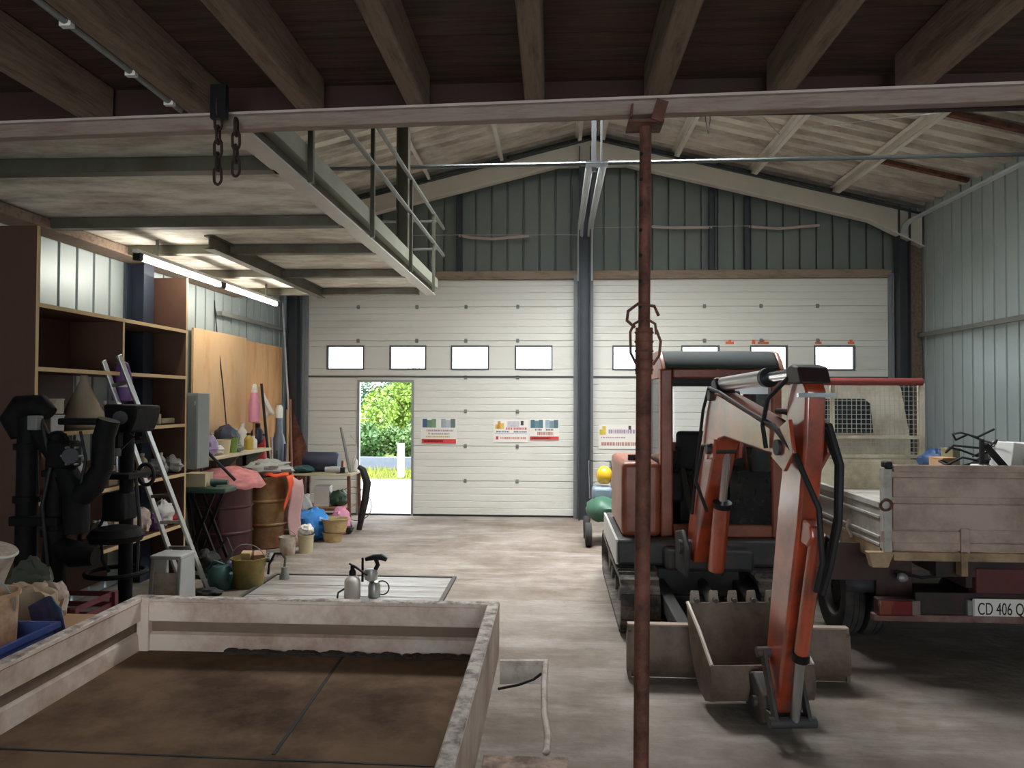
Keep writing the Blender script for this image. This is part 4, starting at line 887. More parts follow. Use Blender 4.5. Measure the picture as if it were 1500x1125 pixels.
MB().box(xb2(1342), BX1 - .02, by + .03, by + .05, zb2(889), zb2(858)).build('bumper_plate', m_chs, tk)
MB().box(xb2(1238), xb2(1345), by + .32, by + .335, zb2(856) + .0, zb2(800)).build('rear_apron', M('apron_brown', (66, 50, 46), .8, var=.2), tk)
for xa_, xb_ in ((1282, 1336), (None, None)):
    if xa_: a, b = xb2(xa_), xb2(xb_)
    else: a, b = BX1 - .32, BX1 - .07
    l = MB().box(a, b, by - .02, by + .05, zb2(889), zb2(865)).build('tail_lamp', M('lamp_housing', (60, 34, 34), .4), tk, bevel=.006)
    w3 = (b - a) / 3
    MB().box(a + .006, a + w3 * 1.1, by - .032, by - .018, zb2(887), zb2(867)).build('amber_lens', M('lens_amber', (120, 58, 40), .2, coat=.4), l, bevel=.004)
    MB().box(a + w3 * 1.1, b - .02, by - .032, by - .018, zb2(887), zb2(867)).build('red_lens', M('lens_red', (104, 22, 28), .2, coat=.4), l, bevel=.004)
    MB().box(b - .02, b + .03, by - .028, by - .018, zb2(887), zb2(867)).build('clear_lens', M('lens_clear', (120, 104, 100), .2), l)
px0 = xb2(1421); pw = .52
pl_ = MB().box(px0, px0 + pw, by - .012, by - .004, zb2(887.5), zb2(863)).build('number_plate', M('plate_white', (226, 222, 212), .35, var=.03), tk, bevel=.003)
MB().box(px0, px0 + .012, by - .0135, by - .011, zb2(887), zb2(863.5)).build('plate_band', M('plate_band_dull', (176, 170, 170), .4), pl_)
text_mb('CD 406 Q', .112, (px0 + .028, by - .014, zb2(885.2)), (1, 0, 0), (0, 0, 1), .0008, sx=.60).build('plate_lettering', M('plate_ink', (18, 18, 20), .5), pl_)
MB().box(xb2(1414), xb2(1421), by - .01, by + .03, zb2(887), zb2(866)).build('plate_lamp', m_greyst, tk, bevel=.004)
m_lgr = M('fitting_grey', (150, 150, 148), .5, .3)
for (px, py, r, mt) in ((1322, 846, .03, m_lgr), (1385, 836, .022, m_alu), (1392, 824, .016, m_alu), (1428, 851, .018, m_white)):
    p = A(px, py, BY0 + .25); MB().blob(p, (r * 1.2, r, r), .2, px, 10, 7).build('hitch_fitting', mt, tk)
MB().tube([A(1310, 838, 5.3), A(1350, 846, 5.3), A(1395, 842, 5.28), A(1410, 850, 5.28)], .012, 6).build('air_hose', m_black, tk)
# ---- load on the truck bed
def carton(name, c, s, rz, mat, lab, cat, group=None, lid=None, tilt=0):
    t = thing(name, lab, cat, c, group); R = RZ(rz) @ RX(tilt)
    MB().obox(V(c) + R @ V((0, 0, s[2] / 2)), s, R).build('box_body', mat, t, bevel=.006)
    MB().obox(V(c) + R @ V((0, 0, s[2] + .004)), (s[0] * 1.03, s[1] * 1.03, .012), R).build('box_lid', lid or mat, t, bevel=.003)
    return t
m_card = M('cardboard', (176, 140, 104), .8, var=.1); m_yel = M('yellow_sack', (196, 180, 100), .6, var=.12); m_tarp = M('tarp_blue', (36, 62, 104), .45, var=.15, scale=4, bump=.3, bscale=8)
m_wht2 = M('board_white', (222, 222, 218), .5, var=.05)
def bedp(px, Y, z=BZ + .003): return V((XP(px, Y), Y, z))
carton('load_crate', V((3.78, 7.2, BZ + .003)), (.56, .9, .26), .0, M('crate_dark', (44, 42, 42), .7, var=.2), 'dark crate at the front of the truck bed under the scrap', 'crate')
carton('load_crate', V((3.55, 6.2, BZ + .003)), (.96, .8, .36), -.04, M('crate_dark2', (58, 54, 52), .7, var=.2), 'dark crate in the middle of the truck bed under the scrap', 'crate')
tag(MB().blob((XP(1370, 7.25), 7.25, BZ + .385), (.12, .2, .12), .3, 2, 22, 14, flat=-.10).build('folded_tarp', m_tarp), 'blue folded tarp on the truck load near the headboard', 'tarp')
carton('cardboard_box', V((XP(1387, 6.9), 6.98, BZ + .276)), (.14, .18, .16), .2, m_card, 'small tan cardboard box on the truck load beside the blue tarp', 'box')
carton('metal_tin', V((XP(1400, 6.95), 7.05, BZ + .276)), (.10, .12, .24), .5, M('tin_olive', (150, 148, 120), .45, .4), 'upright olive tin on the truck load beside the cardboard box', 'tin')
def scrap(name, pts, r, mat, lab, cat): return tag(MB().tube(pts, r, 7).build(name, mat), lab, cat)
zc_ = BZ + .378
MB_t = thing('stand_base', 'black stand with round foot and short pole on the truck load', 'stand', (XP(1427, 6.1), 6.0, zc_))
c = V((XP(1427, 6.1), 6.0, zc_)); MB().lathe([(0, 0), (.12, 0), (.11, .03), (.05, .06), (.02, .075), (.018, .28), (0, .28)], c, 20).build('stand_body', m_black, MB_t)
MB().bar(c + V((.02, 0, .24)), c + V((.20, .05, .06)), .05, .03).build('stand_arm', m_black, MB_t)
scrap('cable_coil', [V((3.25 + .17 * math.cos(a * .7) + .006 * a, 6.25 + .15 * math.sin(a * .7), zc_ + .03 + .012 * a + .03 * math.sin(a * 2.3))) for a in range(26)], .009, m_black, 'loose black cable coil on the truck load', 'cable')
scrap('thin_rod', [V((3.4, 6.35, zc_ + .12)), V((3.6, 6.3, zc_ + .24)), V((3.72, 6.2, zc_ + .06))], .006, m_black, 'bent thin black rod sticking up from the truck load', 'rod')
tag(MB().obox((XP(1392, 6.0), 5.9, zc_ + .012), (.3, .1, .02), RZ(-.3)).build('metal_strip', m_alu, bevel=.003), 'bright flat metal strip lying on the truck load', 'strip')
tag(MB().obox((XP(1440, 6.0), 6.0, zc_ + .045), (.14, .12, .08), RZ(.2)).build('pale_block', m_wht2, bevel=.008), 'pale lilac-white block on the truck load right of the stand', 'block')
for px, tl, lab in ((1474, .15, 'tall white board propped on the truck load, left of two'), (1495, .05, 'tall white board propped on the truck load, right of two')):
    R = RZ(.25) @ RY(tl); tag(MB().obox((XP(px, 6.25), 6.25, zc_ + .125), (.11, .22, .24), R).build('white_board', m_wht2, bevel=.01), lab, 'board', 'white boards on the truck load')
tag(MB().blob((XP(1488, 5.75), 5.72, zc_ + .03), (.22, .14, .065), .25, 6, 22, 12, flat=-.03).build('yellow_sack', m_yel), 'yellow plastic sack at the right end of the truck load', 'sack')
tag(MB().blob((XP(1456, 5.85), 5.98, zc_ + .03), (.08, .1, .06), .3, 16, 16, 10, flat=-.03).build('dark_rag', m_black), 'dark rag on the truck load beside the yellow sack', 'rag')
tag(MB().bar((XP(1415, 6.72), 6.72, zc_ - .03), (XP(1462, 7.0), 6.9, zc_ + .16), .12, .03).build('steel_offcut', m_blackm, bevel=.004), 'slanting dark panel on the truck load behind the stand', 'panel')
# things beyond the truck by the right wall
t = thing('fire_extinguisher', 'red fire extinguisher standing by the post in the right corner', 'extinguisher', (4.72, 10.85, 0))
tag(MB().box(4.65, 4.95, 10.7, 11.0, 0, 1.05).build('steel_stand', m_greyst, bevel=.01), 'plain grey cabinet in the right corner behind the truck', 'cabinet')
t.location = (4.72, 10.8, 1.056); WLOC[t.name] = V((4.72, 10.8, 1.056))
MB().lathe([(0, 0), (.07, 0), (.075, .02), (.075, .38), (.05, .45), (.025, .47), (0, .47)], (4.72, 10.8, 1.056), 20).build('cylinder', M('extinguisher_red', (150, 30, 36), .35, coat=.4), t)
MB().tube([(4.72, 10.8, 1.52), (4.72, 10.76, 1.56), (4.72, 10.68, 1.57)], .014, 7).build('valve_handle', m_black, t)
# mower waiting between the excavator and the right door
m_grn = M('mower_green', (58, 98, 78), .5, var=.15, scale=5)
b = FL(884, 800); mwx, mwy = b.x, b.y
t = thing('garden_mower', 'green garden mower standing beyond the excavator by the middle column', 'mower', (mwx, mwy, 0))
MB().blob((mwx, mwy + .2, .42), (.2, .32, .16), .12, 4, 22, 14).build('mower_deck', m_grn, t)
MB().box(mwx - .12, mwx + .12, mwy + .15, mwy + .45, .5, .68).build('mower_engine', M('mower_bluegrey', (120, 136, 150), .5, .1, var=.2), t, bevel=.04, seg=3)
for dx in (-.18, .2):
    for dy in (-.02, .5): wheel((mwx + dx, mwy + dy, .14), .14, .08, t, m_tyre, M('rim_yellow', (206, 186, 110), .5), name='mower_wheel')
MB().tube([(mwx - .14, mwy + .45, .5), (mwx - .14, mwy + .8, .95), (mwx + .14, mwy + .8, .95), (mwx + .14, mwy + .45, .5)], .014, 7).build('mower_handle', m_blackm, t)
tag(MB().blob((mwx + .03, mwy + .33, .81), (.10, .11, .12), .05, 3, 18, 12, flat=-.10).build('yellow_helmet', M('helmet_yellow', (222, 178, 40), .35, coat=.3)), 'yellow helmet resting on the green mower', 'helmet')
# ------------------------------------------------------------------ stickers on the doors
def poster(name, px0, py0, px1, py1, lab, rows, base=(222, 220, 210)):
    """rows: list of (x0, x1, y0, y1 as fractions of the sticker, colour)"""
    p = A(px0, py0, D - .008); q = A(px1, py1, D - .008); W = q.x - p.x; H = p.z - q.z
    t = thing(name, lab, 'sticker', V(((p.x + q.x) / 2, D - .008, q.z)))
    MB().box(p.x, q.x, D - .010, D - .0066, q.z, p.z).build('sheet', M('sticker_' + '_'.join(map(str, base)), base, .5, var=.02), t)
    for i, (x0, x1, y0, y1, col) in enumerate(rows):
        MB().box(p.x + W * x0, p.x + W * x1, D - .0118, D - .0098, p.z - H * y1, p.z - H * y0).build('printed_field', M('print_%d_%d_%d' % col, col, .5, var=.18, scale=30), t)
    return t
def fake_line(y0, y1, xa, xb, col, n, seed):
    r = random.Random(seed); out = []; x = xa
    while x < xb:
        w = r.uniform(.02, .055); out.append((x, min(xb, x + w), y0, y1, col)); x += w + r.uniform(.008, .02)
    return out
photo = lambda x0, cols, y0, y1, w: [(x0 + w * i / len(cols), x0 + w * (i + 1) / len(cols), y0 + (.04 if i % 2 else 0), y1, c) for i, c in enumerate(cols)]
poster('notice_sticker', 617, 612, 669, 650, 'notice sticker with two photos and a red band, nearest the open wicket', photo(.04, [(60, 84, 120), (96, 130, 96), (110, 140, 110)], .04, .38, .38) + photo(.56, [(150, 160, 166), (170, 176, 178), (92, 110, 104)], .04, .38, .40) + fake_line(.46, .53, .15, .9, (168, 130, 150), 8, 1) + fake_line(.58, .65, .2, .8, (170, 160, 160), 8, 2) + fake_line(.70, .76, .14, .8, (196, 170, 90), 8, 3) + [(.02, .98, .82, .99, (204, 66, 62))] + fake_line(.87, .94, .08, .62, (170, 40, 40), 8, 4))
poster('notice_sticker', 723, 615, 774, 648, 'pale notice sticker with a yellow figure and red lettering, middle of three', [(.05, .14, .2, .4, (214, 170, 60)), (.12, .2, .06, .4, (208, 150, 70)), (.2, .3, .14, .4, (222, 186, 90)), (.4, .74, .06, .32, (190, 188, 196)), (.78, .86, .04, .24, (60, 60, 66))] + fake_line(.34, .44, .36, .96, (196, 110, 110), 8, 5) + fake_line(.5, .56, .08, .45, (80, 90, 120), 8, 6) + fake_line(.5, .56, .58, .95, (80, 90, 120), 8, 7) + [(.03, .97, .61, .63, (120, 130, 160))] + [(.07, .14, .74, .88, (176, 60, 66))] + fake_line(.76, .86, .2, .94, (196, 130, 120), 8, 8), (226, 222, 214))
poster('notice_sticker', 776, 614, 819, 645, 'notice sticker with two teal photos and a red band, right of three', photo(.03, [(70, 104, 120), (96, 126, 132), (80, 116, 124)], .03, .42, .42) + photo(.53, [(150, 170, 180), (120, 140, 150), (84, 104, 110)], .03, .42, .44) + fake_line(.46, .54, .18, .42, (110, 110, 116), 8, 9) + fake_line(.46, .54, .55, .8, (110, 110, 116), 8, 10) + fake_line(.60, .76, .26, .8, (176, 110, 104), 8, 11) + [(.01, .99, .82, .98, (196, 70, 70))] + fake_line(.87, .94, .08, .7, (160, 44, 48), 8, 12))
poster('notice_sticker', 877, 622, 943, 658, 'pale notice sticker with a yellow figure on the right door, partly behind the rusty prop', [(.02, .08, .2, .42, (196, 176, 60)), (.08, .16, .06, .42, (206, 186, 80)), (.66, .72, .04, .2, (70, 70, 74))] + fake_line(.2, .36, .22, .96, (160, 140, 160), 8, 13) + fake_line(.5, .56, .05, .6, (176, 150, 160), 8, 14) + fake_line(.72, .86, .06, .96, (176, 132, 120), 8, 15), (226, 222, 214))
poster('grey_sticker', 884, 684, 897, 700, 'small dark grey sticker low on the right door by the mower', [(.1, .9, .1, .5, (70, 74, 84))], (120, 122, 128))
# ------------------------------------------------------------------ brown shelving on the left wall
SXB, SXF = -4.06, -3.60
def yfront(px): return abs(SXF) * F / (812 - px)
sh = thing('brown_shelving', 'tall brown board shelving unit open to the room along the left wall', 'shelving', (-3.83, 6.1, 0))
Y0s, Y1s, Ym = 5.04, 7.18, 6.10
def board(x0, x1, y0, y1, z0, z1, name='shelf_board', edge=True):
    o = MB().box(x0, x1 - .004, y0, y1, z0, z1).build(name, m_shelfw, sh)
    if edge: MB().box(x1 - .004, x1, y0, y1, z0, z1).build('shelf_edge', m_shelfe, o)
    return o
for y, zt_ in ((Y0s, 2.95), (Y1s, 2.93)): board(SXB, SXF, y, y + .028, .02, zt_, 'side_panel')
MB().box(SXB, SXF - .4, Y0s - 1.2, Y0s - .02, .02, 2.95).build('end_panel', m_shelfw, sh) if False else None
board(SXB, SXF, Ym, Ym + .022, 1.95, 2.40, 'divider')
for z in (2.385, 1.935, 1.47, .99, .5): board(SXB, SXF, Y0s + .028, Y1s, z, z + .03)
MB().box(SXB - .01, SXB, Y0s + .25, Ym + .05, 1.2, 2.385).build('back_panel', m_shelfw, sh)
MB().box(SXB - .01, SXB, Y0s + .03, Y1s - .5, .1, 1.2).build('back_panel', m_shelfw, sh)
o = tag(MB().box(-4.06, -3.6, 4.3, 4.33, 0, 2.95).build('brown_board', m_shelfw), 'tall brown board standing left of the shelving', 'board') if False else None
# ---- generic small things; every one gets its own label
def bucket(p, r, h, mat, lab, name='bucket', cat='bucket', group=None, handle=True, fill=None, taper=.84):
    p = V(p); t = thing(name, lab, cat, p, group)
    MB().lathe([(0, 0), (r * taper, 0), (r * .985, h * .96), (r * 1.05, h * .96), (r * 1.05, h), (r * .96, h), (r * taper * .95, .012), (0, .012)], p, 22, caps=False).build('bucket_body', mat, t)
    if handle: MB().torus(p + V((0, 0, h * .93)), (0, 1, .35), r * 1.03, .004, 20, 5, 0, 2 * PI).build('bail_handle', m_greyst, t)
    if fill: MB().lathe([(0, h * .8), (r * .93, h * .82), (r * .6, h * .86), (0, h * .9)], p, 16, caps=False).build('contents', fill, t)
    return t
def bottle(p, r, h, mat, lab, cap=None, name='bottle', cat='bottle', group=None):
    p = V(p); t = thing(name, lab, cat, p, group)
    MB().lathe([(0, 0), (r, 0), (r, h * .62), (r * .85, h * .72), (r * .35, h * .84), (r * .35, h * .92)], p, 16).build('bottle_body', mat, t)
    MB().lathe([(r * .42, h * .9), (r * .42, h), (0, h)], p, 12).build('bottle_cap', cap or m_white, t); return t
def sack(p, rad, mat, lab, seed=1, name='bag', cat='bag', amp=.28, group=None):
    o = MB().blob(V(p) + V((0, 0, rad[2] * .8 + .006)), rad, amp, seed, 26, 16, 2.6, flat=-rad[2] * .8).build(name, mat); return tag(o, lab, cat, group)
def pole(p, q, r, mat, lab, name='broom_handle', cat='pole', head=None, hm=None, group=None):
    t = thing(name, lab, cat, p, group); MB().cyl(p, q, r, r * .9, 10).build('shaft', mat, t)
    if head == 'blade':
        p_, q_ = V(p), V(q); d = (p_ - q_).normalized(); x = d.cross(V((0, 1, 0))).normalized()
        MB().prism([p_ + x * w + d * l for w, l in ((-.03, -.25), (.03, -.25), (.09, -.18), (.10, .0), (.0, .08), (-.10, .0), (-.09, -.18))], (0, .008, 0)).build('blade', hm or m_greyst, t)
    if head == 'rake':
        q_ = V(q); mb = MB(); mb.box(q_.x - .16, q_.x + .16, q_.y - .01, q_.y + .01, q_.z - .01, q_.z + .012)
        for k in range(9): mb.box(q_.x - .16 + .04 * k - .004, q_.x - .16 + .04 * k + .004, q_.y - .06, q_.y, q_.z - .03, q_.z - .022)
        mb.build('rake_head', hm or m_greyst, t)
    return t
C = lambda n, c, **k: M('paint_' + n, c, k.pop('rough', .5), **k)
m_dirtyw = M('dirty_white', (206, 196, 182), .6, var=.1, scale=6, dirt=(150, 118, 92), damt=.45, dscale=5)
m_beige = C('beige', (198, 186, 152)); m_olive = C('olive', (120, 114, 84)); m_teal = C('teal', (44, 80, 78)); m_purple = C('purple', (104, 66, 128)); m_lilac = C('lilac', (150, 130, 170))
m_redc = C('red', (176, 34, 40)); m_pink = C('pink', (220, 150, 176)); m_navy = C('navy', (44, 50, 72)); m_dkgreen = C('dark_green', (54, 82, 66)); m_grey = C('mid_grey', (120, 124, 122)); m_lgrey = C('light_grey', (176, 178, 176))
m_plast = GLASS('pink_film', (250, 205, 205), .85, (244, 178, 176)); m_bluef = M('blue_sack_film', (62, 142, 220), .4, var=.15, scale=5, bump=.4, bscale=9); m_cloth = M('grey_cloth', (158, 160, 154), .85, var=.2, scale=6, bump=.3); m_orange = M('orange_cloth', (238, 92, 44), .7, var=.08)
m_woodh = M('handle_wood', (178, 138, 96), .6, var=.12, stretch=(1, 1, .2)); m_straw = M('basket_tan', (190, 164, 116), .7, var=.2, scale=18, bump=.3)
SHX = -3.72
def shp(px, z, dx=0.0):
    x = SHX + dx; return V((x, abs(x) * F / (812 - px), z))
# things on the shelves
z3, z2, z1, z0 = 1.502, 1.022, .532, 1.967
t = thing('beige_funnel', 'beige cone-shaped funnel standing on the shelving above the black machine', 'funnel', shp(100, z3))
MB().lathe([(.15, .0), (.15, .10), (.145, .12), (.03, .38), (.026, .425), (0, .425)], shp(100, z3), 24).build('funnel_cone', M('funnel_beige', (150, 136, 116), .7, var=.12), t)
MB().torus(shp(100, z3 + .012), (0, 0, 1), .15, .008).build('funnel_rim', m_olive, t)
bottle(shp(127, z3), .03, .19, m_lgrey, 'slim grey bottle on the shelving right of the funnel')
bottle(shp(133, z3), .035, .22, m_dirtyw, 'white-capped pale bottle on the shelving right of the funnel')
bottle(shp(146, z3, -.1), .035, .16, m_olive, 'small dull olive bottle on the shelving left of the ladder')
carton('parts_box', shp(38, z3), (.2, .18, .11), .1, m_lgrey, 'lower grey parts box stacked at the left end of the shelving', 'box', 'parts boxes on the shelving')
carton('parts_box', shp(38, z3 + .13), (.19, .17, .10), -.05, m_dirtyw, 'upper dirty white parts box stacked at the left end of the shelving', 'box', 'parts boxes on the shelving')
t = thing('hand_plane', 'tan wooden clamp lying on the shelving right of the ladder', 'tool', shp(232, z3))
MB().obox(shp(230, z3 + .03), (.05, .34, .05), RZ(.1)).build('clamp_bar', m_beige, t, bevel=.008); MB().obox(shp(214, z3 + .05), (.07, .06, .10), RZ(.1)).build('clamp_jaw', m_beige, t, bevel=.01); MB().obox(shp(247, z3 + .05), (.07, .07, .09), RZ(.1)).build('clamp_jaw', m_straw, t, bevel=.01)
bottle(shp(206, z3), .04, .13, m_grey, 'short grey can on the shelving behind the ladder', name='can', cat='can')
sack(shp(62, z2), (.14, .17, .18), M('clear_bag', (150, 146, 140), .3, var=.35, scale=8), 'crumpled translucent bag on the shelving behind the black machine', 3)
sack(shp(26, z2), (.13, .08, .20), M('pinkish_bag', (160, 120, 104), .6, var=.2), 'brownish paper bag at the left end of the shelving', 8)
carton('tan_box', shp(133, z2), (.16, .2, .16), .2, M('box_brown', (138, 116, 86), .8), 'open tan carton on the shelving between the machine columns', 'box')
sack(shp(214, z2), (.10, .10, .08), m_grey, 'grey rag on the shelving behind the middle of the ladder', 12, 'rag', 'rag')
sack(shp(243, z2), (.11, .12, .09), m_lgrey, 'pale cloth heap on the shelving at its right end', 14, 'cloth', 'cloth')
bottle(shp(222, z2, -.08), .04, .2, m_white, 'white bottle on the shelving seen between the ladder rungs')
for k, (px, rr, mt, lab) in enumerate(((130, .075, m_lgrey, 'pale crumpled paper on the lower shelf by the machine'), (150, .08, m_beige, 'beige cloth on the lower shelf by the machine'), (170, .09, m_dirtyw, 'grimy white bag on the lower shelf by the ladder'), (192, .085, M('flower', (190, 170, 160), .7, var=.3, scale=12), 'patterned cushion on the lower shelf by the ladder'))):
    sack(shp(px, z1, .02), (rr, rr, rr * 1.5), mt, lab, 20 + k, 'bundle', 'bundle')
sack(shp(225, z1), (.10, .12, .13), m_white, 'white plastic bag on the lower shelf behind the ladder', 31)
sack(shp(240, z1, .03), (.07, .09, .10), m_redc, 'red and white packet on the lower shelf behind the ladder', 33, 'packet', 'packet')
sack(shp(215, z1, .06), (.06, .07, .09), m_purple, 'small purple pouch on the lower shelf behind the ladder', 35, 'pouch', 'pouch')
# purple bag slung on the shelving
pb = A(178, 560, 6.2)
t = thing('purple_bag', 'purple bag with white band hanging on the shelving behind the ladder', 'bag', A(178, 590, 6.1))
mb = MB(); c = A(179, 590, 6.1)
mb.lathe([(.02, 0), (.085, .02), (.085, .14), (.075, .24), (.045, .33), (.02, .345)], c, 20, sx=1, sy=.5); mb.build('bag_body', m_purple, t)
MB().lathe([(.0865, .13), (.0868, .155)], c, 20, sx=1.01, sy=.52, caps=False).build('bag_band', m_white, t)
MB().prism([c + V((-.075, .0, .0)), c + V((-.05, .0, .0)), c + V((-.02, .0, .34)), c + V((-.06, .0, .34))], (0, .02, 0)).build('bag_side', m_beige, t)
# grey cabinet at the shelf end
t = thing('grey_cabinet', 'flat grey metal cabinet fixed at the right end of the shelving', 'cabinet', (-3.58, 7.3, 1.05))
MB().box(-3.69, -3.505, 7.24, 7.5, 1.05, 1.80).build('cabinet_body', m_grey, t, bevel=.008)
MB().box(-3.68, -3.515, 7.232, 7.242, 1.07, 1.78).build('cabinet_door', M('cabinet_face', (116, 124, 122), .5, .1, var=.04), t, bevel=.004)
MB().box(-3.535, -3.525, 7.222, 7.233, 1.68, 1.72).build('cabinet_latch', m_alu, t)
# plywood sheet on the wall
t = thing('plywood_sheet', 'large tan plywood sheet fixed against the left wall', 'plywood', (-4.05, 9.7, 0))
MB().box(-4.075, -4.05, 8.25, 9.7, .0, 2.545).build('sheet', m_ply, t); MB().box(-4.075, -4.048, 9.7, 11.0, .0, 2.51).build('orange_sheet', M('plywood_orange', (218, 170, 120), .7, var=.06, scale=1.6, stretch=(1, 5, 1), dirt=(196, 136, 84), damt=.3, dscale=1.2), t)
tag(MB().bar(A(357, 440, 9.85) , A(357, 508, 9.85), .06, .05, up=V((0, 1, 0))).build('steel_bracket', m_steel), 'dark steel strut hanging down over the plywood top', 'bracket')
tag(MB().tube([A(314, 440, 8.9), A(318, 490, 8.9), A(326, 560, 8.95), A(333, 640, 9.0)], .008, 6).build('hanging_cable', m_black), 'black cable hanging down in front of the plywood', 'cable')
# wall bench and what stands on it
BN = 1.12
t = thing('side_bench', 'narrow wooden bench board along the left wall under the plywood', 'bench', (-3.83, 8.8, 1.08))
MB().box(-4.04, -3.62, 7.85, 9.5, 1.085, BN).build('bench_top', m_beige, t, bevel=.005)
for y in (8.65, 9.4): MB().prism([(-4.042, y, 1.085), (-3.68, y, 1.085), (-4.042, y, .72)], (0, .03, 0)).build('bench_bracket', m_greyst, t)
for y in (8.55, 9.4): MB().box(-3.96, -3.91, y, y + .05, 0, 1.085).build('bench_leg', m_wood, t)
def bnp(px, dx=0.0, z=BN + .001):
    x = -3.76 + dx; return V((x, abs(x) * F / (812 - px), z))
bucket(bnp(315), .10, .16, m_beige, 'beige tub on the wall bench under the hanging cable', 'tub', 'tub', handle=False)
bucket(bnp(329), .085, .17, C('leaf_green', (108, 136, 60)), 'green pot on the wall bench under the hanging cable', 'pot', 'pot', handle=False)
sack(bnp(322, -.12), (.12, .2, .17), m_navy, 'dark blue cloth heap on the wall bench behind the tubs', 41, 'cloth', 'cloth')
bottle(bnp(346, -.08), .06, .32, m_white, 'tall white canister on the wall bench')
bottle(bnp(356), .06, .2, C('mustard', (176, 150, 60)), 'yellow and black canister on the wall bench', m_black)
bottle(bnp(363), .05, .16, m_white, 'small white canister on the wall bench beside the yellow one')
sack(bnp(295), (.09, .12, .12), m_lilac, 'pale lilac bag on the wall bench next to the grey cabinet', 43)
t = thing('sprayer_tank', 'dark round sprayer tank on the wall bench near the tool corner', 'tank', bnp(369, -.14))
MB().blob(bnp(369, -.14) + V((0, 0, .13)), (.09, .09, .13), .05, 5).build('tank_body', m_navy, t); MB().cyl(bnp(369, -.14) + V((0, 0, .24)), bnp(369, -.14) + V((0, 0, .3)), .04).build('tank_cap', m_black, t)
pole(V((-3.66, 7.70, .846)), V((-3.80, 7.78, 1.60)), .012, m_blackm, 'thin dark rod leaning behind the grey cabinet', 'steel_rod', 'rod')
pole(V((-3.30, 7.66, .9)), V((-3.72, 7.62, 1.33)), .016, m_blackm, 'black tube sloping down from the grey cabinet to the pink-covered drum', 'steel_tube', 'tube')
# drums
def drum(c, r, h, mat, lab, ribmat=None):
    t = thing('oil_drum', lab, 'drum', c, 'steel drums'); c = V(c); pr = [(0, .0), (r, .0), (r + .006, .012), (r, .025)]
    for z in (h * .33, h * .66): pr += [(r, z - .02), (r + .012, z - .006), (r + .012, z + .006), (r, z + .02)]
    pr += [(r, h - .02), (r + .006, h - .01), (r + .006, h), (r - .01, h), (r - .01, h - .015), (0, h - .015)]
    MB().lathe(pr, c, 36, caps=False).build('drum_shell', mat, t)
    MB().cyl(c + V((r * .5, 0, h - .016)), c + V((r * .5, 0, h + .0)), .03, n=12).build('drum_bung', m_greyst, t); return t
DM = V((XP(330, 8.2), 8.2, 0)); DO = V((XP(392, 8.86), 8.86, 0))
drum(DM, .30, .86, M('drum_maroon', (74, 36, 42), .42, .2, var=.15, scale=4, dirt=(60, 34, 36), damt=.3, coat=.3), 'maroon steel drum under the pink plastic')
drum(DO, .285, .83, M('drum_olive', (138, 108, 62), .5, .2, var=.2, scale=4, dirt=(104, 62, 42), damt=.5, dscale=3), 'olive brown steel drum beside the blue sack')
mb = MB()
def film(u, v):
    a = 2 * PI * v; q = u * 1.0; r = .42 * q; z = .86 + .10 * (1 - q * q) + .03 * mnoise.noise(V((math.cos(a) * q * 3, math.sin(a) * q * 3, 4))) - (.10 * max(0, q - .78) / .22)
    r *= 1 + .08 * mnoise.noise(V((math.cos(a) * 2, math.sin(a) * 2, 1)))
    return V((DM.x + .02 + r * math.cos(a) * 1.05, DM.y - .04 + r * math.sin(a), z + .022))
mb.grid(film, 14, 48)
tag(mb.build('pink_plastic', m_plast, solid=.004), 'crumpled pink plastic sheet draped over the maroon drum', 'plastic sheet')
sack((DO.x + .02, DO.y - .02, .832), (.26, .22, .10), m_cloth, 'grey white cloth heap on the olive drum', 51, 'cloth', 'cloth', .35)
mb = MB(); mb.grid(lambda u, v: V((DO.x + .06 + .27 * u, DO.y - .20 - .06 * math.sin(3 * u) + .05 * v, .84 + .035 * math.sin(PI * v) + .01 * math.sin(9 * u))), 10, 8)
mb.grid(lambda u, v: V((DO.x + .315 + .03 * math.sin(5 * v) + .02 * u, DO.y - .22 + .16 * u, .85 - .42 * v * (1 - .4 * u) + 0)), 8, 10)
tag(mb.build('orange_cloth', m_orange, solid=.008), 'bright orange cloth hanging over the rim of the olive drum', 'cloth')
mb = MB(); mb.grid(lambda u, v: V((DO.x + .32 + .12 * u + .02 * math.sin(8 * v), DO.y - .12 + .1 * u, .80 - .78 * v + .02 * math.sin(6 * u) * (1 - v))), 8, 10)
tag(mb.build('pale_pink_cloth', C('dusty_pink', (206, 166, 164)), solid=.008), 'dusty pink cloth hanging beside the olive drum', 'cloth')
# buckets, sacks and baskets on the floor by the drums
b = FL(421, 812); bucket(b, .095, .20, m_dirtyw, 'dirty white bucket on the floor, left of two before the olive drum', group='white buckets on the floor', fill=m_olive)
b = FL(448, 809); bucket(b, .09, .2, m_beige, 'cream bucket stuffed with a bag, right of two before the olive drum', group='white buckets on the floor')
sack((b.x, b.y, .19), (.085, .08, .07), m_white, 'white bag stuffed in the cream bucket on the floor', 53)
b = FL(455, 793); sack((b.x - .03, b.y + .15, 0), (.24, .22, .20), m_bluef, 'bright blue plastic sack lying on the floor by the olive drum', 55, 'sack', 'sack', .3)
b = FL(484, 795)
for k, (dz, r, lab) in enumerate(((0, .13, 'lower tan basket of the stack by the wicket door'), (.12, .16, 'upper tan basket of the stack by the wicket door'))):
    bucket((b.x + .03 * k, b.y + .1, dz + .002 * k), r, .16 if k else .115, m_straw, lab, 'basket', 'basket', 'tan baskets by the wicket', False, m_olive if k else None, .8)
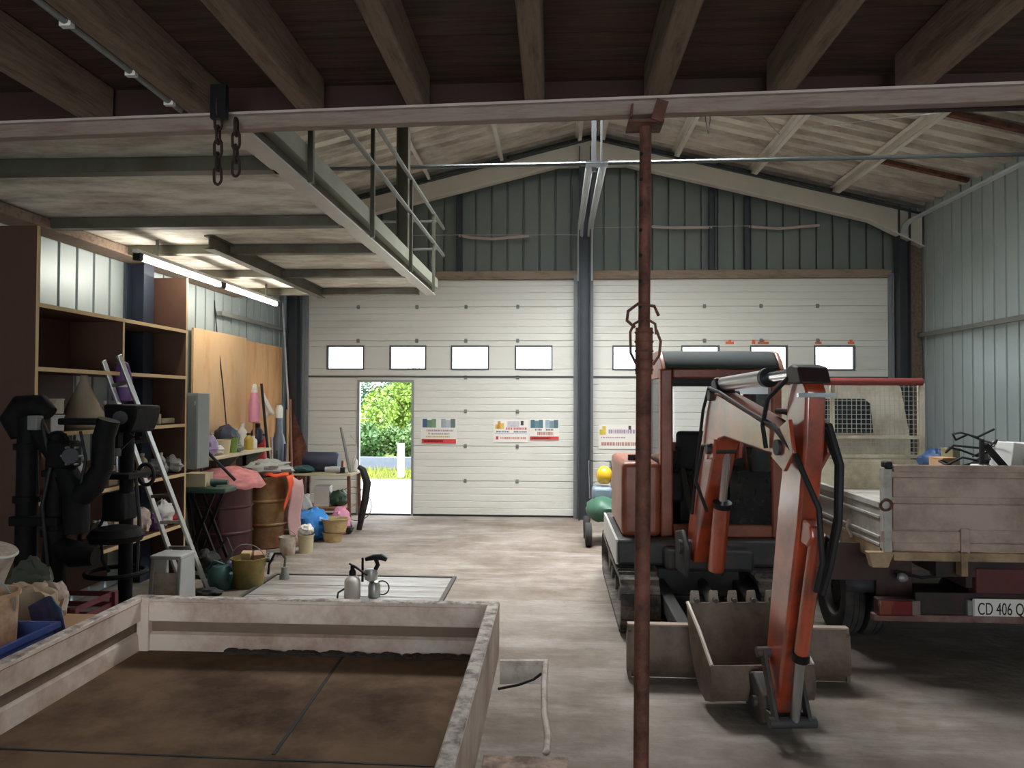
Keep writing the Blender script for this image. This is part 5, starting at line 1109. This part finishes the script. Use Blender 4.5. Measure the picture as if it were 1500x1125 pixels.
b = FL(509, 782); t = thing('small_roller', 'dark little wheel lying on the floor by the wicket door', 'wheel', (b.x, b.y, 0)); MB().lathe([(0, -.05), (.06, -.05), (.07, -.03), (.07, .03), (.06, .05), (0, .05)], (b.x, b.y, .07), 20, RY(1.2)).build('roller_body', m_black, t); MB().cyl((b.x - .09, b.y, .06), (b.x + .09, b.y, .08), .012, n=8).build('roller_pin', m_greyst, t)
# work table by the wicket
TX, TY = -3.0, 10.0
t = thing('work_table', 'small steel work table heaped with tools left of the wicket', 'table', (TX, TY, 0))
MB().box(TX - .42, TX + .36, TY - .3, TY + .3, .74, .77).build('table_top', m_beige, t, bevel=.005)
for dx in (-.38, .32):
    for dy in (-.26, .26): MB().bar((TX + dx * 1.05, TY + dy, 0), (TX + dx, TY + dy, .74), .04, .04).build('leg', m_rust, t)
MB().bar((TX - .38, TY - .26, .3), (TX + .33, TY - .26, .3), .03, .03).build('stretcher', m_rust, t)
MB().box(TX - .36, TX + .3, TY - .2, TY + .2, .3, .32).build('lower_shelf', m_woodh, t)
t = thing('black_compressor', 'black rounded compressor lying on the work table', 'compressor', (TX - .12, TY, .772))
MB().lathe([(0, -.24), (.10, -.24), (.13, -.2), (.13, .2), (.10, .24), (0, .24)], (TX - .12, TY, .772 + .13), 24, RY(PI / 2)).build('compressor_tank', m_navy, t); MB().box(TX - .28, TX + .04, TY - .08, TY + .08, .77, .80).build('compressor_foot', m_blackm, t)
sack((TX - .30, TY - .2, .772), (.14, .09, .05), m_teal, 'teal cloth on the left of the work table', 57, 'cloth', 'cloth')
t = thing('angle_grinder', 'grey angle grinder on the work table edge', 'grinder', (TX + .12, TY - .22, .772))
MB().cyl((TX + .0, TY - .24, .82), (TX + .2, TY - .22, .82), .035, .045, 14).build('grinder_body', m_lgrey, t); MB().cyl((TX + .22, TY - .22, .775), (TX + .22, TY - .22, .85), .04, n=14).build('grinder_head', m_blackm, t); MB().cyl((TX + .22, TY - .22, .772), (TX + .22, TY - .22, .778), .08, n=20).build('grinder_disc', m_greyst, t)
pole(V((TX + .28, TY - .05, .772)), V((TX + .13, TY + .02, 1.36)), .02, m_greyst, 'dark crowbar standing up from the work table', 'crowbar', 'crowbar')
tag(MB().tube([V((TX + .30, TY, .78)), V((TX + .36, TY - .02, 1.0)), V((TX + .34, TY, 1.18)), V((TX + .26, TY + .02, 1.26))], .006, 6).build('thin_hose', m_lgrey), 'thin pale hose arching over the work table', 'hose')
tag(MB().tube([V((TX + .40, TY - .02, .0)), V((TX + .48, TY - .02, .4)), V((TX + .50, TY, .62)), V((TX + .44, TY, .80)), V((TX + .38, TY - .0, .84))], [.035, .05, .055, .045, .03], 9).build('black_duct', m_black), 'black flexible duct hanging off the right of the work table', 'duct')
t = thing('wire_hoop', 'thin wire hoop leaning left of the open wicket', 'hoop', (-2.72, 10.6, 0))
MB().torus((-2.80, 10.5, .27), (.15, 1, .25), .25, .007, 36, 6).build('hoop_ring', m_greyst, t); MB().torus((-2.80, 10.48, .27), (.15, 1, .25), .16, .005, 30, 6).build('inner_ring', m_greyst, t)
for k in range(6): a = PI * k / 3; x_, y_, d_ = basis(V((.15, 1, .25))); cc = V((-2.80, 10.49, .27)); MB().tube([cc + x_ * .16 * math.cos(a) + y_ * .16 * math.sin(a), cc + x_ * .25 * math.cos(a) + y_ * .25 * math.sin(a)], .004, 5).build('hoop_spoke', m_greyst, t)
sack((TX + .12, TY - .02, .322), (.13, .14, .11), m_dkgreen, 'dark green bundle on the shelf of the work table', 59, 'bundle', 'bundle')
sack((TX + .25, TY - .38, 0), (.12, .08, .19), m_pink, 'pink bag standing on the floor before the work table', 61)
sack((TX - .22, TY - .42, 0), (.12, .09, .28), m_lgrey, 'pale grey bag standing on the floor before the work table', 62)
# long tools leaning in the far left corner
def tl(px0, py0, px1, py1, Ya, Yb): return A(px0, py0, Ya), A(px1, py1, Yb)
a, b = A(434, 690, 10.75), A(414, 445, 10.95); a.z = max(a.z, .72); pole(V((a.x, 10.7, 0)), b, .016, m_lgrey, 'very long pale pole leaning in the corner left of the doors', 'long_pole', 'pole')
a = V((XP(432, 10.6), 10.55, 0)); pole(a, A(425, 585, 10.75), .02, M('reddish_wood', (132, 86, 68), .6), 'reddish wooden tool handle leaning in the left corner', 'tool_handle', 'tool')
a = V((XP(426, 10.5), 10.4, 0)); pole(a, A(421, 600, 10.7), .018, m_woodh, 'pale wooden tool handle leaning in the left corner', 'tool_handle', 'tool')
a = V((XP(406, 9.6), 9.6, .0)); pole(a, A(383, 562, 9.68), .02, m_blackm, 'black steel tool leaning against the plywood beside the pink cloth', 'tool_handle', 'tool')
t = thing('furled_umbrella', 'furled pink and white parasol leaning on the plywood', 'parasol', V((XP(374, 9.6), 9.6, 0)))
q = A(373, 562, 9.65); MB().cyl(V((XP(372, 9.5), 9.5, 0)), q, .016, n=10).build('shaft', m_woodh, t)
d_ = (V((XP(372, 9.5), 9.5, 0)) - q).normalized()
MB().tube([q, q + d_ * .02, q + d_ * .12], [.012, .03, .045], 14).build('white_top', m_white, t); MB().tube([q + d_ * .12, q + d_ * .3, q + d_ * .5], [.046, .075, .07], 14).build('pink_canopy', m_pink, t)
t = thing('white_flag', 'white cloth flag on a stick leaning by the plywood', 'flag', V((XP(397, 10.0), 10.0, 0)))
p_ = A(384, 565, 10.2); MB().cyl(V((XP(400, 9.9), 9.9, 0)), p_, .012, n=8).build('shaft', m_lgrey, t)
mb = MB(); P0, P1, P2 = A(383, 570, 10.12), A(402, 606, 10.0), A(386, 612, 10.0)
mb.grid(lambda u, v: P0.lerp(P1.lerp(P2, v), u) + V((0, .02 * math.sin(8 * v + 3 * u), 0)), 8, 8); mb.build('flag_cloth', m_white, t, solid=.006)
t = thing('red_golf_bag', 'red upright bag with tools standing in the left corner', 'bag', V((XP(381, 9.9), 9.9, .6)))
c0 = V((XP(380, 9.75), 9.75, 0)); t.location = c0; WLOC[t.name] = c0
MB().tube([c0, c0 + V((0, 0, .5)), c0 + V((.02, 0, .95)), c0 + V((.03, 0, 1.28))], [.085, .09, .08, .055], 16).build('bag_tube', m_redc, t); MB().torus(c0 + V((.03, 0, 1.27)), (0, 0, 1), .055, .012).build('bag_rim', m_black, t)
for k, (px, py, px1, mt, lab) in enumerate(((398, 640, 402, m_lgrey, 'pale steel tube standing in the left corner beside the red bag'), (390, 655, 396, m_greyst, 'dull steel bar standing in the left corner beside the red bag'), (406, 660, 404, m_dkgreen, 'dark green handle standing in the left corner'), (418, 650, 414, m_navy, 'dark blue tube standing in the left corner'))):
    pole(V((XP(px1, 9.95), 9.95 + .02 * k, 0)), A(px, py, 10.15), .02, mt, lab, 'standing_tube', 'tube')
c0 = V((XP(411, 10.3), 10.25, 0)); t = thing('grey_canister', 'tall grey bottle-shaped canister with white cap in the left corner', 'canister', c0)
MB().lathe([(0, 0), (.10, 0), (.105, .95), (.09, 1.15), (.05, 1.3), (.045, 1.5), (0, 1.5)], c0, 20).build('canister_body', M('canister_bluegrey', (110, 118, 130), .4, .3), t); MB().lathe([(.05, 1.48), (.055, 1.62), (.03, 1.66), (0, 1.66)], c0, 16).build('canister_cap', m_white, t)
t = thing('black_helmet', 'black round cap hung on the grey canister in the left corner', 'cap', c0 + V((-.06, -.08, 1.28))) if False else None
b = V((-3.98, 10.75, 0)); o = tag(MB().prism([(-3.98, 10.98, 0), (-3.70, 10.98, 0), (-3.66, 10.98, 1.05), (-3.86, 10.98, 1.55)], (0, .01, 0)).build('rusty_sheet', m_rust), 'rust-brown metal sheet leaning in the corner behind the tools', 'sheet')
# ---- folding bench by the maroon drum
WX, WYY = -3.58, 7.62
t = thing('folding_workbench', 'dark green folding workbench with splayed legs beside the ladder', 'workbench', (WX, WYY, 0))
MB().box(WX - .22, WX + .25, WYY - .13, WYY + .16, .78, .84).build('bench_top', m_dkgreen, t, bevel=.015)
for s in (-.1, .13):
    MB().bar((WX - .18, WYY + s, 0), (WX + .12, WYY + s, .78), .03, .03).build('leg', m_blackm, t); MB().bar((WX + .2, WYY + s, 0), (WX - .12, WYY + s, .78), .03, .03).build('leg', m_blackm, t)
carton('beige_case', V((WX - .08, WYY - .02, .842)), (.22, .2, .13), .05, m_beige, 'beige tool case on the folding workbench', 'case')
t = thing('drill_case', 'dark teal power drill lying on the folding workbench', 'drill', (WX + .16, WYY - .02, .842)); MB().cyl((WX + .07, WYY - .06, .89), (WX + .24, WYY - .04, .89), .035, .025, 14).build('drill_body', m_teal, t); MB().bar((WX + .1, WYY - .05, .88), (WX + .09, WYY - .05, .845), .04, .04).build('drill_grip', m_black, t)
# ---- ladder
LB1, LB2 = V((-3.08, 6.62, 0)), V((-3.33, 6.66, 0)); LT1, LT2 = A(174, 520, 5.84), A(151, 528, 5.89)
t = thing('aluminium_ladder', 'narrow aluminium ladder leaning back against the brown shelving', 'ladder', (-3.2, 6.64, 0))
for p, q in ((LB1, LT1), (LB2, LT2)):
    r_ = MB().bar(p, q, .022, .055, up=V((0, 1, 0))).build('rail', m_alu, t, bevel=.004); MB().bar(p, p.lerp(q, .02), .034, .065, up=V((0, 1, 0))).build('rubber_foot', m_black, r_)
for k in range(1, 9): u = .115 * k - .02; MB().bar(LB1.lerp(LT1, u), LB2.lerp(LT2, u), .026, .028).build('rung', m_alu, t)
# ---- step stool, watering can, gold bucket
b = V((XP(255, 6.2), 6.2, 0)); t = thing('step_stool', 'pale grey box-shaped step stool at the ladder foot', 'stool', b)
for dx in (-.115, .115): MB().prism([(b.x + dx - .018, 6.06, 0), (b.x + dx - .018, 6.36, 0), (b.x + dx - .018, 6.33, .42), (b.x + dx - .018, 6.10, .42)], (.036, 0, 0)).build('side_frame', m_lgrey, t, bevel=.008)
MB().box(b.x - .135, b.x + .135, 6.09, 6.34, .41, .445).build('stool_top', m_lgrey, t, bevel=.01); MB().box(b.x - .097, b.x + .097, 6.10, 6.12, .02, .30).build('front_panel', m_dirtyw, t, bevel=.004)
b = FL(316, 866); t = thing('watering_can', 'teal green plastic watering can on the floor right of the ladder', 'watering can', (b.x, b.y + .1, 0)); c = V((b.x, b.y + .1, 0))
MB().lathe([(0, 0), (.10, 0), (.115, .04), (.11, .16), (.07, .21), (.0, .22)], c, 22).build('can_body', m_teal, t); MB().tube([c + V((.09, -.02, .06)), c + V((.13, -.08, .12)), c + V((.15, -.12, .17))], [.025, .02, .016], 8).build('spout', m_teal, t); MB().tube([c + V((-.09, 0, .08)), c + V((-.13, 0, .17)), c + V((-.06, 0, .25)), c + V((.03, 0, .22))], .014, 8).build('can_handle', m_teal, t)
sack((b.x + .02, b.y - .2, 0), (.13, .08, .04), m_black, 'flat black rag on the floor before the watering can', 64, 'rag', 'rag')
b = FL(362, 863); bucket((b.x - .03, b.y + .10, 0), .155, .27, M('gold_bucket', (150, 126, 66), .4, .35, var=.2, scale=5, dirt=(90, 90, 60), damt=.45), 'olive gold bucket of wood offcuts on the floor', fill=m_olive)
for k, (dx, dy, s, lab) in enumerate(((-.06, .02, (.09, .06, .14), 'pale wood offcut sticking out of the gold bucket'), (.05, .04, (.11, .09, .12), 'reddish brick offcut sticking out of the gold bucket'))):
    tag(MB().obox((b.x + dx, b.y + .12 + dy, .25), s, RZ(.4 * k) @ RX(.3)).build('wood_offcut', m_straw if k == 0 else C('brick', (158, 120, 98)), bevel=.006), lab, 'offcut')
tag(MB().lathe([(0, 0), (.055, 0), (.06, .16), (0, .16)], (b.x - .20, b.y + .3, 0), 18).build('blue_pot', C('petrol_blue', (40, 84, 110))), 'dark blue pot on the floor behind the gold bucket', 'pot')
t = thing('grey_pump', 'grey hose pump standing on the floor right of the gold bucket', 'pump', (b.x + .22, b.y + .35, 0)); c = V((b.x + .22, b.y + .35, 0))
MB().lathe([(0, 0), (.05, 0), (.045, .05), (.03, .08), (.03, .13), (0, .13)], c, 16).build('pump_body', m_greyst, t); MB().tube([c + V((0, 0, .12)), c + V((-.02, .08, .19)), c + V((-.08, .14, .23)), c + V((-.16, .17, .22)), c + V((-.21, .16, .12)), c + V((-.22, .16, .02))], .012, 8).build('pump_hose', m_black, t)
# ---- old black machines
m_iron = M('black_iron', (15, 15, 16), .7, .2, var=.3, scale=7, dirt=(34, 30, 29), damt=.3, bump=.2, spec=.2)
BYm = 4.92
bx = XP(62, BYm)
t = thing('iron_press', 'tall black cast-iron machine with a swan-neck casting before the shelving', 'machine', (bx, BYm, 0))
MB().box(bx - .17, bx + .30, BYm - .2, BYm + .12, 0, .10).build('machine_base', m_iron, t, bevel=.02)
for px, py in ((42, 600), (84, 640)):
    x = XP(px, BYm); MB().tube([(x, BYm, .08), (x, BYm, ZP(py, BYm) - .2), (x, BYm, ZP(py, BYm))], [.075, .065, .06], 14).build('machine_column', m_iron, t)
P = lambda px, py, dy=0: A(px, py, BYm + dy)
MB().tube([P(28, 640), P(20, 615), P(34, 598), P(60, 595), P(74, 606)], [.05, .085, .095, .08, .05], 14).build('machine_head', m_iron, t)
MB().tube([P(48, 610), P(60, 640), P(80, 660), P(96, 690), P(112, 725), P(112, 780)], [.05, .06, .07, .075, .085, .08], 14).build('swan_neck', m_iron, t)
MB().tube([P(112, 730), P(136, 710), P(150, 685), P(152, 640), P(160, 615)], [.085, .08, .07, .07, .07], 14).build('curved_arm', m_iron, t)
MB().tube([P(84, 800), P(110, 812), P(140, 815)], [.07, .09, .06], 12).build('lower_arm', m_iron, t)
MB().box(P(95, 620).x, P(150, 620).x, BYm - .08, BYm + .1, ZP(626, BYm), ZP(616, BYm)).build('machine_table', m_iron, t, bevel=.01)
MB().torus(P(84, 650, -.06), (0, 1, 0), .075, .012, 24, 8).build('hand_wheel', m_iron, t)
for px in (52, 74): MB().tube([P(px, 640), P(px + 3, 720), P(px - 10, 800), P(px - 14, 850)], .009, 6).build('control_rod', m_blackm, t)
b2 = XP(178, 5.45)
t = thing('drill_press', 'black pillar drill with heavy head in front of the ladder', 'drill press', (b2, 5.45, 0))
Q = lambda px, py, dy=0: A(px, py, 5.45 + dy)
MB().box(b2 - .26, b2 + .22, 5.25, 5.66, 0, .08).build('drill_base', m_iron, t, bevel=.02)
MB().cyl((b2 + .02, 5.5, .05), (b2 + .02, 5.5, 1.5), .05, n=18).build('drill_column', m_iron, t)
MB().prism([Q(150, 592, -.1), Q(200, 594, -.1), Q(198, 612, -.1), Q(190, 634, -.1), Q(160, 634, -.1), Q(152, 612, -.1)], (0, .35, 0)).build('drill_head', m_iron, t, bevel=.02)
MB().cyl(Q(172, 634), Q(172, 668), .045, .03, 14).build('drill_chuck', m_greyst, t)
MB().cyl(Q(172, 640), Q(172, 700), .012, n=8).build('drill_spindle', m_alu, t)
MB().box(Q(155, 700).x, Q(205, 700).x, 5.3, 5.6, ZP(706, 5.45), ZP(698, 5.45)).build('drill_table', m_iron, t, bevel=.006)
for k in range(3): a = 2.1 * k; c = Q(196, 640); MB().cyl(c, c + V((.10 * math.cos(a), -.08, .10 * math.sin(a))), .008, n=7).build('feed_lever', m_blackm, t)
MB().lathe([(0, 0), (.17, .03), (.19, .07), (.15, .12), (.05, .14), (0, .14)], Q(170, 798, -.2), 26).build('round_guard', m_iron, t); 
MB().torus(Q(170, 838, -.1), (0, 0, 1), .20, .018, 28, 8).build('foot_ring', m_iron, t)
MB().tube([Q(198, 690), Q(204, 760), Q(200, 840)], .014, 7).build('drill_cable', m_black, t)
t = thing('small_hand_wheel', 'black spoked wheel hung on the ladder side rail', 'wheel', A(214, 692, 6.05))
MB().torus(A(214, 695, 6.05), (.3, 1, 0), .085, .016, 26, 8).build('wheel_rim', m_black, t); MB().cyl(A(214, 695, 6.02), A(214, 695, 6.08), .03, n=12).build('wheel_hub', m_greyst, t)
# ---- left foreground heap beyond the trailer board
gx_, gy_ = XP(100, 4.5), 4.5
def slat_crate(c, sx, sy, h, mat, lab):
    t = thing('maroon_crate', lab, 'crate', c, 'maroon plastic crates'); c = V(c); n = 4
    for k in range(n):
        z = c.z + .02 + (h - .05) * k / (n - 1); mb = MB()
        mb.box(c.x - sx / 2, c.x + sx / 2, c.y - sy / 2, c.y - sy / 2 + .01, z, z + .032).box(c.x - sx / 2, c.x + sx / 2, c.y + sy / 2 - .01, c.y + sy / 2, z, z + .032).box(c.x - sx / 2, c.x - sx / 2 + .01, c.y - sy / 2, c.y + sy / 2, z, z + .032).box(c.x + sx / 2 - .01, c.x + sx / 2, c.y - sy / 2, c.y + sy / 2, z, z + .032)
        mb.build('crate_slat', mat, t)
    for dx in (-1, 1):
        for dy in (-1, 1): MB().box(c.x + dx * sx / 2 - .018, c.x + dx * sx / 2 + .018, c.y + dy * sy / 2 - .018, c.y + dy * sy / 2 + .018, c.z, c.z + h).build('crate_corner', mat, t)
    MB().box(c.x - sx / 2, c.x + sx / 2, c.y - sy / 2, c.y + sy / 2, c.z, c.z + .015).build('crate_floor', mat, t); return t
m_mar = C('maroon', (100, 38, 48)); slat_crate((gx_, gy_, 0), .36, .40, .26, m_mar, 'lower maroon slatted crate behind the trailer board'); slat_crate((gx_ + .01, gy_, .262), .36, .40, .25, m_mar, 'upper maroon slatted crate behind the trailer board')
cz_ = XP(32, 3.45)
tag(MB().box(-2.75, -2.2, 2.7, 3.35, 0, .42).build('wooden_box', m_wood, bevel=.01), 'plain wooden box under the blue bin', 'box')
t = thing('blue_bin', 'blue plastic bin beyond the left trailer board', 'bin', (-2.44, 3.0, .421))
bx0, bx1, by0, by1, bz0, bz1 = -2.66, -2.215, 2.74, 3.26, .421, .745
mb = MB(); w = .012
mb.box(bx0, bx1, by0, by0 + w, bz0, bz1).box(bx0, bx1, by1 - w, by1, bz0, bz1).box(bx0, bx0 + w, by0, by1, bz0, bz1).box(bx1 - w, bx1, by0, by1, bz0, bz1).box(bx0, bx1, by0, by1, bz0, bz0 + w)
mb.build('bin_body', C('bin_blue', (62, 84, 150)), t); mb = MB()
mb.box(bx0 - .015, bx1 + .015, by0 - .015, by0 + .002, bz1 - .02, bz1 + .004).box(bx0 - .015, bx1 + .015, by1 - .002, by1 + .015, bz1 - .02, bz1 + .004).box(bx1 - .002, bx1 + .015, by0 - .0, by1, bz1 - .02, bz1 + .004); mb.build('bin_rim', C('bin_blue', (62, 84, 150)), t)
pz = .436
t = bucket((-2.40, 3.08, pz), .12, .49, M('paint_pail', (200, 170, 140), .6, var=.15, scale=6, dirt=(150, 98, 62), damt=.5, dscale=4), 'paint-stained pail standing in the blue bin', 'paint_pail', 'pail')
t = thing('white_jar', 'tilted white tub on top of the stained pail, at the picture edge', 'tub', (-2.40, 3.08, pz + .50)); c = V((-2.41, 3.08, pz + .60)); R = RY(.25)
MB().lathe([(0, -.07), (.085, -.07), (.10, .05), (.105, .06), (.105, .08), (0, .09)], c, 24, R).build('tub_body', m_dirtyw, t); MB().torus(c + R @ V((0, 0, .07)), R @ V((0, 0, 1)), .105, .006).build('tub_rim', m_white, t)
tag(MB().box(-3.05, -2.45, 3.75, 4.25, 0, .5).build('cardboard_stack', m_card, bevel=.01), 'brown carton under the caps and gloves left of the crates', 'carton')
sack((XP(45, 3.95), 3.95, .502), (.16, .14, .13), C('tan_hat', (172, 150, 124)), 'tan cloth hat heap left of the maroon crates', 71, 'hat', 'hat')
sack((XP(80, 4.1), 4.1, .502), (.08, .08, .12), m_dirtyw, 'pale work glove beside the tan hat', 73, 'glove', 'glove')
sack((XP(55, 4.2), 4.17, .502), (.14, .06, .17), C('dark_moss', (76, 80, 66)), 'dark moss-green bag behind the tan hat', 75)
mb = MB(); p0 = V((XP(46, 3.82), 3.80, .71))
mb.grid(lambda u, v: V((XP(46, 3.66) + .20 * u + .14 * v, 3.66 + .04 * math.sin(5 * u + 2 * v), .70 - .69 * v + .05 * math.sin(3 * u) * (1 - v))), 10, 10)
tag(mb.build('purple_cloth', M('purple_teal_cloth', (150, 108, 168), .7, var=.25, scale=4, dirt=(56, 100, 112), damt=.55, dscale=5), solid=.01), 'purple and teal cloth draped between the hat and the blue bin', 'cloth')

# ---- more small things the corner is heaped with
for k, (px, mt, lab, h) in enumerate(((276, m_greyst, 'dull steel flat bar leaning under the grey cabinet, first from the shelving', .62), (284, m_lgrey, 'pale steel tube leaning under the grey cabinet, second from the shelving', .66), (292, m_blackm, 'black steel tube leaning under the grey cabinet, third from the shelving', .70))):
    x = XP(px, 7.9); pole(V((x + .06, 7.80, .0)), V((x - .10, 7.825, .9 + .04 * k)), .016, mt, lab, 'metal_bar', 'bar')
carton('grey_case', bnp(350, -.08, BN + .345) if False else V((-3.87, 9.03, .45)), (.24, .5, .36), .0, m_lgrey, 'pale grey plastic case under the side bench behind the drums', 'case')
tag(MB().box(-4.0, -3.74, 8.75, 9.3, 0, .448).build('wooden_crate', m_woodh, bevel=.01), 'plain wooden crate under the side bench behind the drums', 'crate')
sack(bnp(306, .02), (.09, .09, .06), m_white, 'crumpled white paper on the side bench beside the lilac bag', 81, 'paper', 'paper')
sack(bnp(338, .04), (.08, .07, .05), m_grey, 'small grey rag on the side bench before the tall white canister', 83, 'rag', 'rag')
bottle(bnp(300, -.16), .045, .24, m_lgrey, 'slim grey bottle on the side bench behind the lilac bag')
bottle(bnp(337, -.16), .05, .26, m_teal, 'dark teal bottle on the side bench behind the green pot')
carton('white_carton', V((TX - .08, TY - .05, .322)), (.2, .22, .26), .1, m_white, 'white carton on the shelf of the work table', 'carton')
carton('tan_carton', V((TX - .05, TY - .45, 0)), (.2, .16, .24), -.1, m_straw, 'tan carton on the floor before the work table', 'carton')
sack((TX - .08, TY - .45, .256), (.10, .08, .05), m_dkgreen, 'dark green rag on the tan carton before the work table', 85, 'rag', 'rag')
bottle(V((TX + .30, TY + .12, .772)), .04, .2, m_white, 'small white bottle standing at the back of the work table')
carton('red_toolbox', V((TX + .02, TY + .20, .772)), (.22, .12, .12), .05, C('toolbox_rust', (150, 80, 60)), 'rust-red toolbox at the back of the work table', 'toolbox')
sack((TX + .12, TY - .60, 0), (.15, .10, .07), M('pinkish_cloth', (216, 150, 146), .7, var=.1), 'pinkish red cloth on the floor before the work table', 87, 'cloth', 'cloth')
for k, (px, py, mt, lab) in enumerate(((395, 822, m_greyst, 'small grey fitting on the floor right of the gold bucket'), (376, 800, m_black, 'coiled black hose end on the floor before the olive drum'), (352, 818, m_teal, 'dark teal jug on the floor behind the gold bucket'))):
    b = FL(px, py); sack((b.x, b.y, 0), (.06, .06, .045), mt, lab, 90 + k, 'floor_clutter', 'fitting')
b = FL(316, 838); sack((b.x, 7.25, 0), (.14, .11, .14), m_black, 'black plastic bag on the floor under the folding workbench', 95)
# fittings on the old machines: ribs, bolts, plates and hoses
t = bpy.data.objects['iron_press']
for px, py in ((42, 660), (42, 740), (84, 700), (84, 790)):
    x = XP(px, BYm); MB().cyl((x, BYm, ZP(py, BYm) - .02), (x, BYm, ZP(py, BYm) + .02), .088, n=14).build('column_collar', m_iron, t)
MB().box(XP(30, BYm), XP(100, BYm), BYm - .1, BYm + .06, ZP(778, BYm), ZP(764, BYm)).build('cross_plate', m_iron, t, bevel=.008)
MB().box(XP(88, BYm), XP(120, BYm), BYm - .14, BYm + .02, ZP(690, BYm), ZP(650, BYm)).build('gear_housing', m_iron, t, bevel=.02)
MB().cyl(P(103, 668, -.16), P(103, 668, -.10), .05, n=18).build('housing_cap', m_blackm, t)
for k in range(6):
    a = PI * k / 3; c = P(103, 668, -.162); MB().cyl(c + V((.062 * math.cos(a), 0, .062 * math.sin(a))), c + V((.062 * math.cos(a), .03, .062 * math.sin(a))), .008, n=6).build('housing_bolt', m_greyst, t)
MB().tube([P(60, 612, -.06), P(75, 680, -.12), P(62, 740, -.1), P(70, 830, -.1)], .012, 7).build('oil_hose', m_black, t)
MB().tube([P(118, 632, -.04), P(126, 672, -.08), P(118, 712, -.06)], .010, 7).build('oil_hose', m_black, t)
MB().box(XP(58, BYm), XP(72, BYm), BYm - .12, BYm - .05, ZP(634, BYm), ZP(612, BYm)).build('switch_box', m_greyst, t, bevel=.006)
t = bpy.data.objects['drill_press']
MB().box(Q(160, 640).x, Q(186, 640).x, 5.33, 5.41, ZP(660, 5.45), ZP(630, 5.45)).build('drill_nose', m_iron, t, bevel=.012)
MB().cyl(Q(176, 612, -.14), Q(176, 612, -.09), .05, n=18).build('drill_cover', m_blackm, t)
MB().box(Q(160, 740).x, Q(192, 740).x, 5.35, 5.55, ZP(770, 5.45), ZP(728, 5.45)).build('motor_box', m_iron, t, bevel=.02)
MB().tube([Q(160, 745), Q(146, 770), Q(150, 820), Q(160, 838)], .012, 7).build('drill_cable', m_black, t)
# ---- last odds and ends of the left-hand heap
for k, (px, py, rad, mt, lab) in enumerate(((300, 846, (.07, .07, .05), m_dkgreen, 'dark green cloth scrap on the floor behind the watering can'), (334, 836, (.06, .06, .06), m_navy, 'dark blue bundle on the floor left of the dark blue pot'), (405, 790, (.05, .05, .06), m_grey, 'small grey tin on the floor in front of the olive drum'), (300, 812, (.08, .07, .08), m_blackm, 'black rubber lump on the floor below the folding workbench'))):
    b = FL(px, py); sack((b.x, b.y, 0), rad, mt, lab, 110 + k, 'floor_scrap', 'scrap')
tag(MB().tube([V((-3.42, 7.35, .02)), V((-3.30, 7.30, .04)), V((-3.2, 7.38, .22)), V((-3.28, 7.44, .34)), V((-3.40, 7.42, .20)), V((-3.36, 7.34, .05)), V((-3.15, 7.26, .02))], .014, 8).build('rubber_hose', m_black), 'looped black rubber hose on the floor before the maroon drum', 'hose')
for k, (px, py, r, h, mt, lab) in enumerate(((160, .5, .04, .16, m_olive, 'dull olive bottle on the bottom shelf behind the drill'), (206, .5, .05, .18, m_lgrey, 'grey bottle on the bottom shelf behind the ladder'), (246, .5, .06, .2, m_dkgreen, 'dark green canister on the bottom shelf at its right end'))):
    bottle(shp(px, .532 - .0), r, h, mt, lab) if k == 9 else bottle(V((-3.95, 3.72 * F / (812 - px), .532)), r, h, mt, lab)
bottle(V((-3.92, 6.35, 1.022)), .05, .22, m_navy, 'dark blue bottle on the shelving beside the grey rag')
bottle(V((-3.90, 6.95, 1.022)), .05, .2, m_beige, 'beige bottle on the shelving by the pale cloth heap')
carton('tool_box', V((-3.84, 6.72, 1.502)), (.2, .24, .10), .0, m_olive, 'olive tool box on the shelving behind the tan clamp', 'box') if False else None
# ------------------------------------------------------------------ light
def area(name, loc, target, sx, sy, energy, col=(1, 1, 1), spread=PI):
    l = bpy.data.lights.new(name, 'AREA'); l.shape = 'RECTANGLE'; l.size = sx; l.size_y = sy; l.energy = energy; l.color = col; l.spread = spread
    o = bpy.data.objects.new(name, l); COL.objects.link(o); o.location = loc
    o.rotation_euler = (V(target) - V(loc)).to_track_quat('-Z', 'Y').to_euler(); return o
for (nm, x0, x1, y0, y1), e in zip(LIGHTS, (28, 150, 170)):
    xc = (x0 + x1) / 2; yc = (y0 + y1) / 2; sg = 1 if xc > RIDGE else -1
    nrm = V((-.245 * sg, 0, -1)).normalized(); c = V((xc, yc, roofz(xc))) + nrm * .06
    area('rooflight_daylight', c, c + nrm, (x1 - x0) * .9, (y1 - y0) * .9, e, (.96, .98, 1), math.radians(180 if nm == 'window_1' else 115))
area('rear_doorway_daylight', (.5, -4.9, 1.4), (.5, 3, 1.2), 4.6, 2.4, 17, (1, .95, .88))
sun = bpy.data.lights.new('sun', 'SUN'); sun.energy = 6.5; sun.angle = .02; so = bpy.data.objects.new('sun', sun); COL.objects.link(so)
so.rotation_euler = V((.35, .55, -1)).to_track_quat('-Z', 'Y').to_euler()
w = bpy.data.worlds.new('world'); SC.world = w; w.use_nodes = True
bg = w.node_tree.nodes['Background']; bg.inputs['Color'].default_value = (.86, .93, 1, 1); bg.inputs['Strength'].default_value = 5.5
SC.view_settings.view_transform = 'Standard'; SC.view_settings.look = 'None'; SC.view_settings.gamma = 1; SC.view_settings.exposure = .12; SC.view_settings.use_curve_mapping = False
SC.cycles.use_denoising = True; SC.cycles.max_bounces = 8; SC.cycles.diffuse_bounces = 5; SC.cycles.glossy_bounces = 3; SC.cycles.transmission_bounces = 4; SC.cycles.transparent_max_bounces = 12
SC.cycles.sample_clamp_indirect = 6; SC.cycles.caustics_reflective = False; SC.cycles.caustics_refractive = False; SC.cycles.blur_glossy = 1
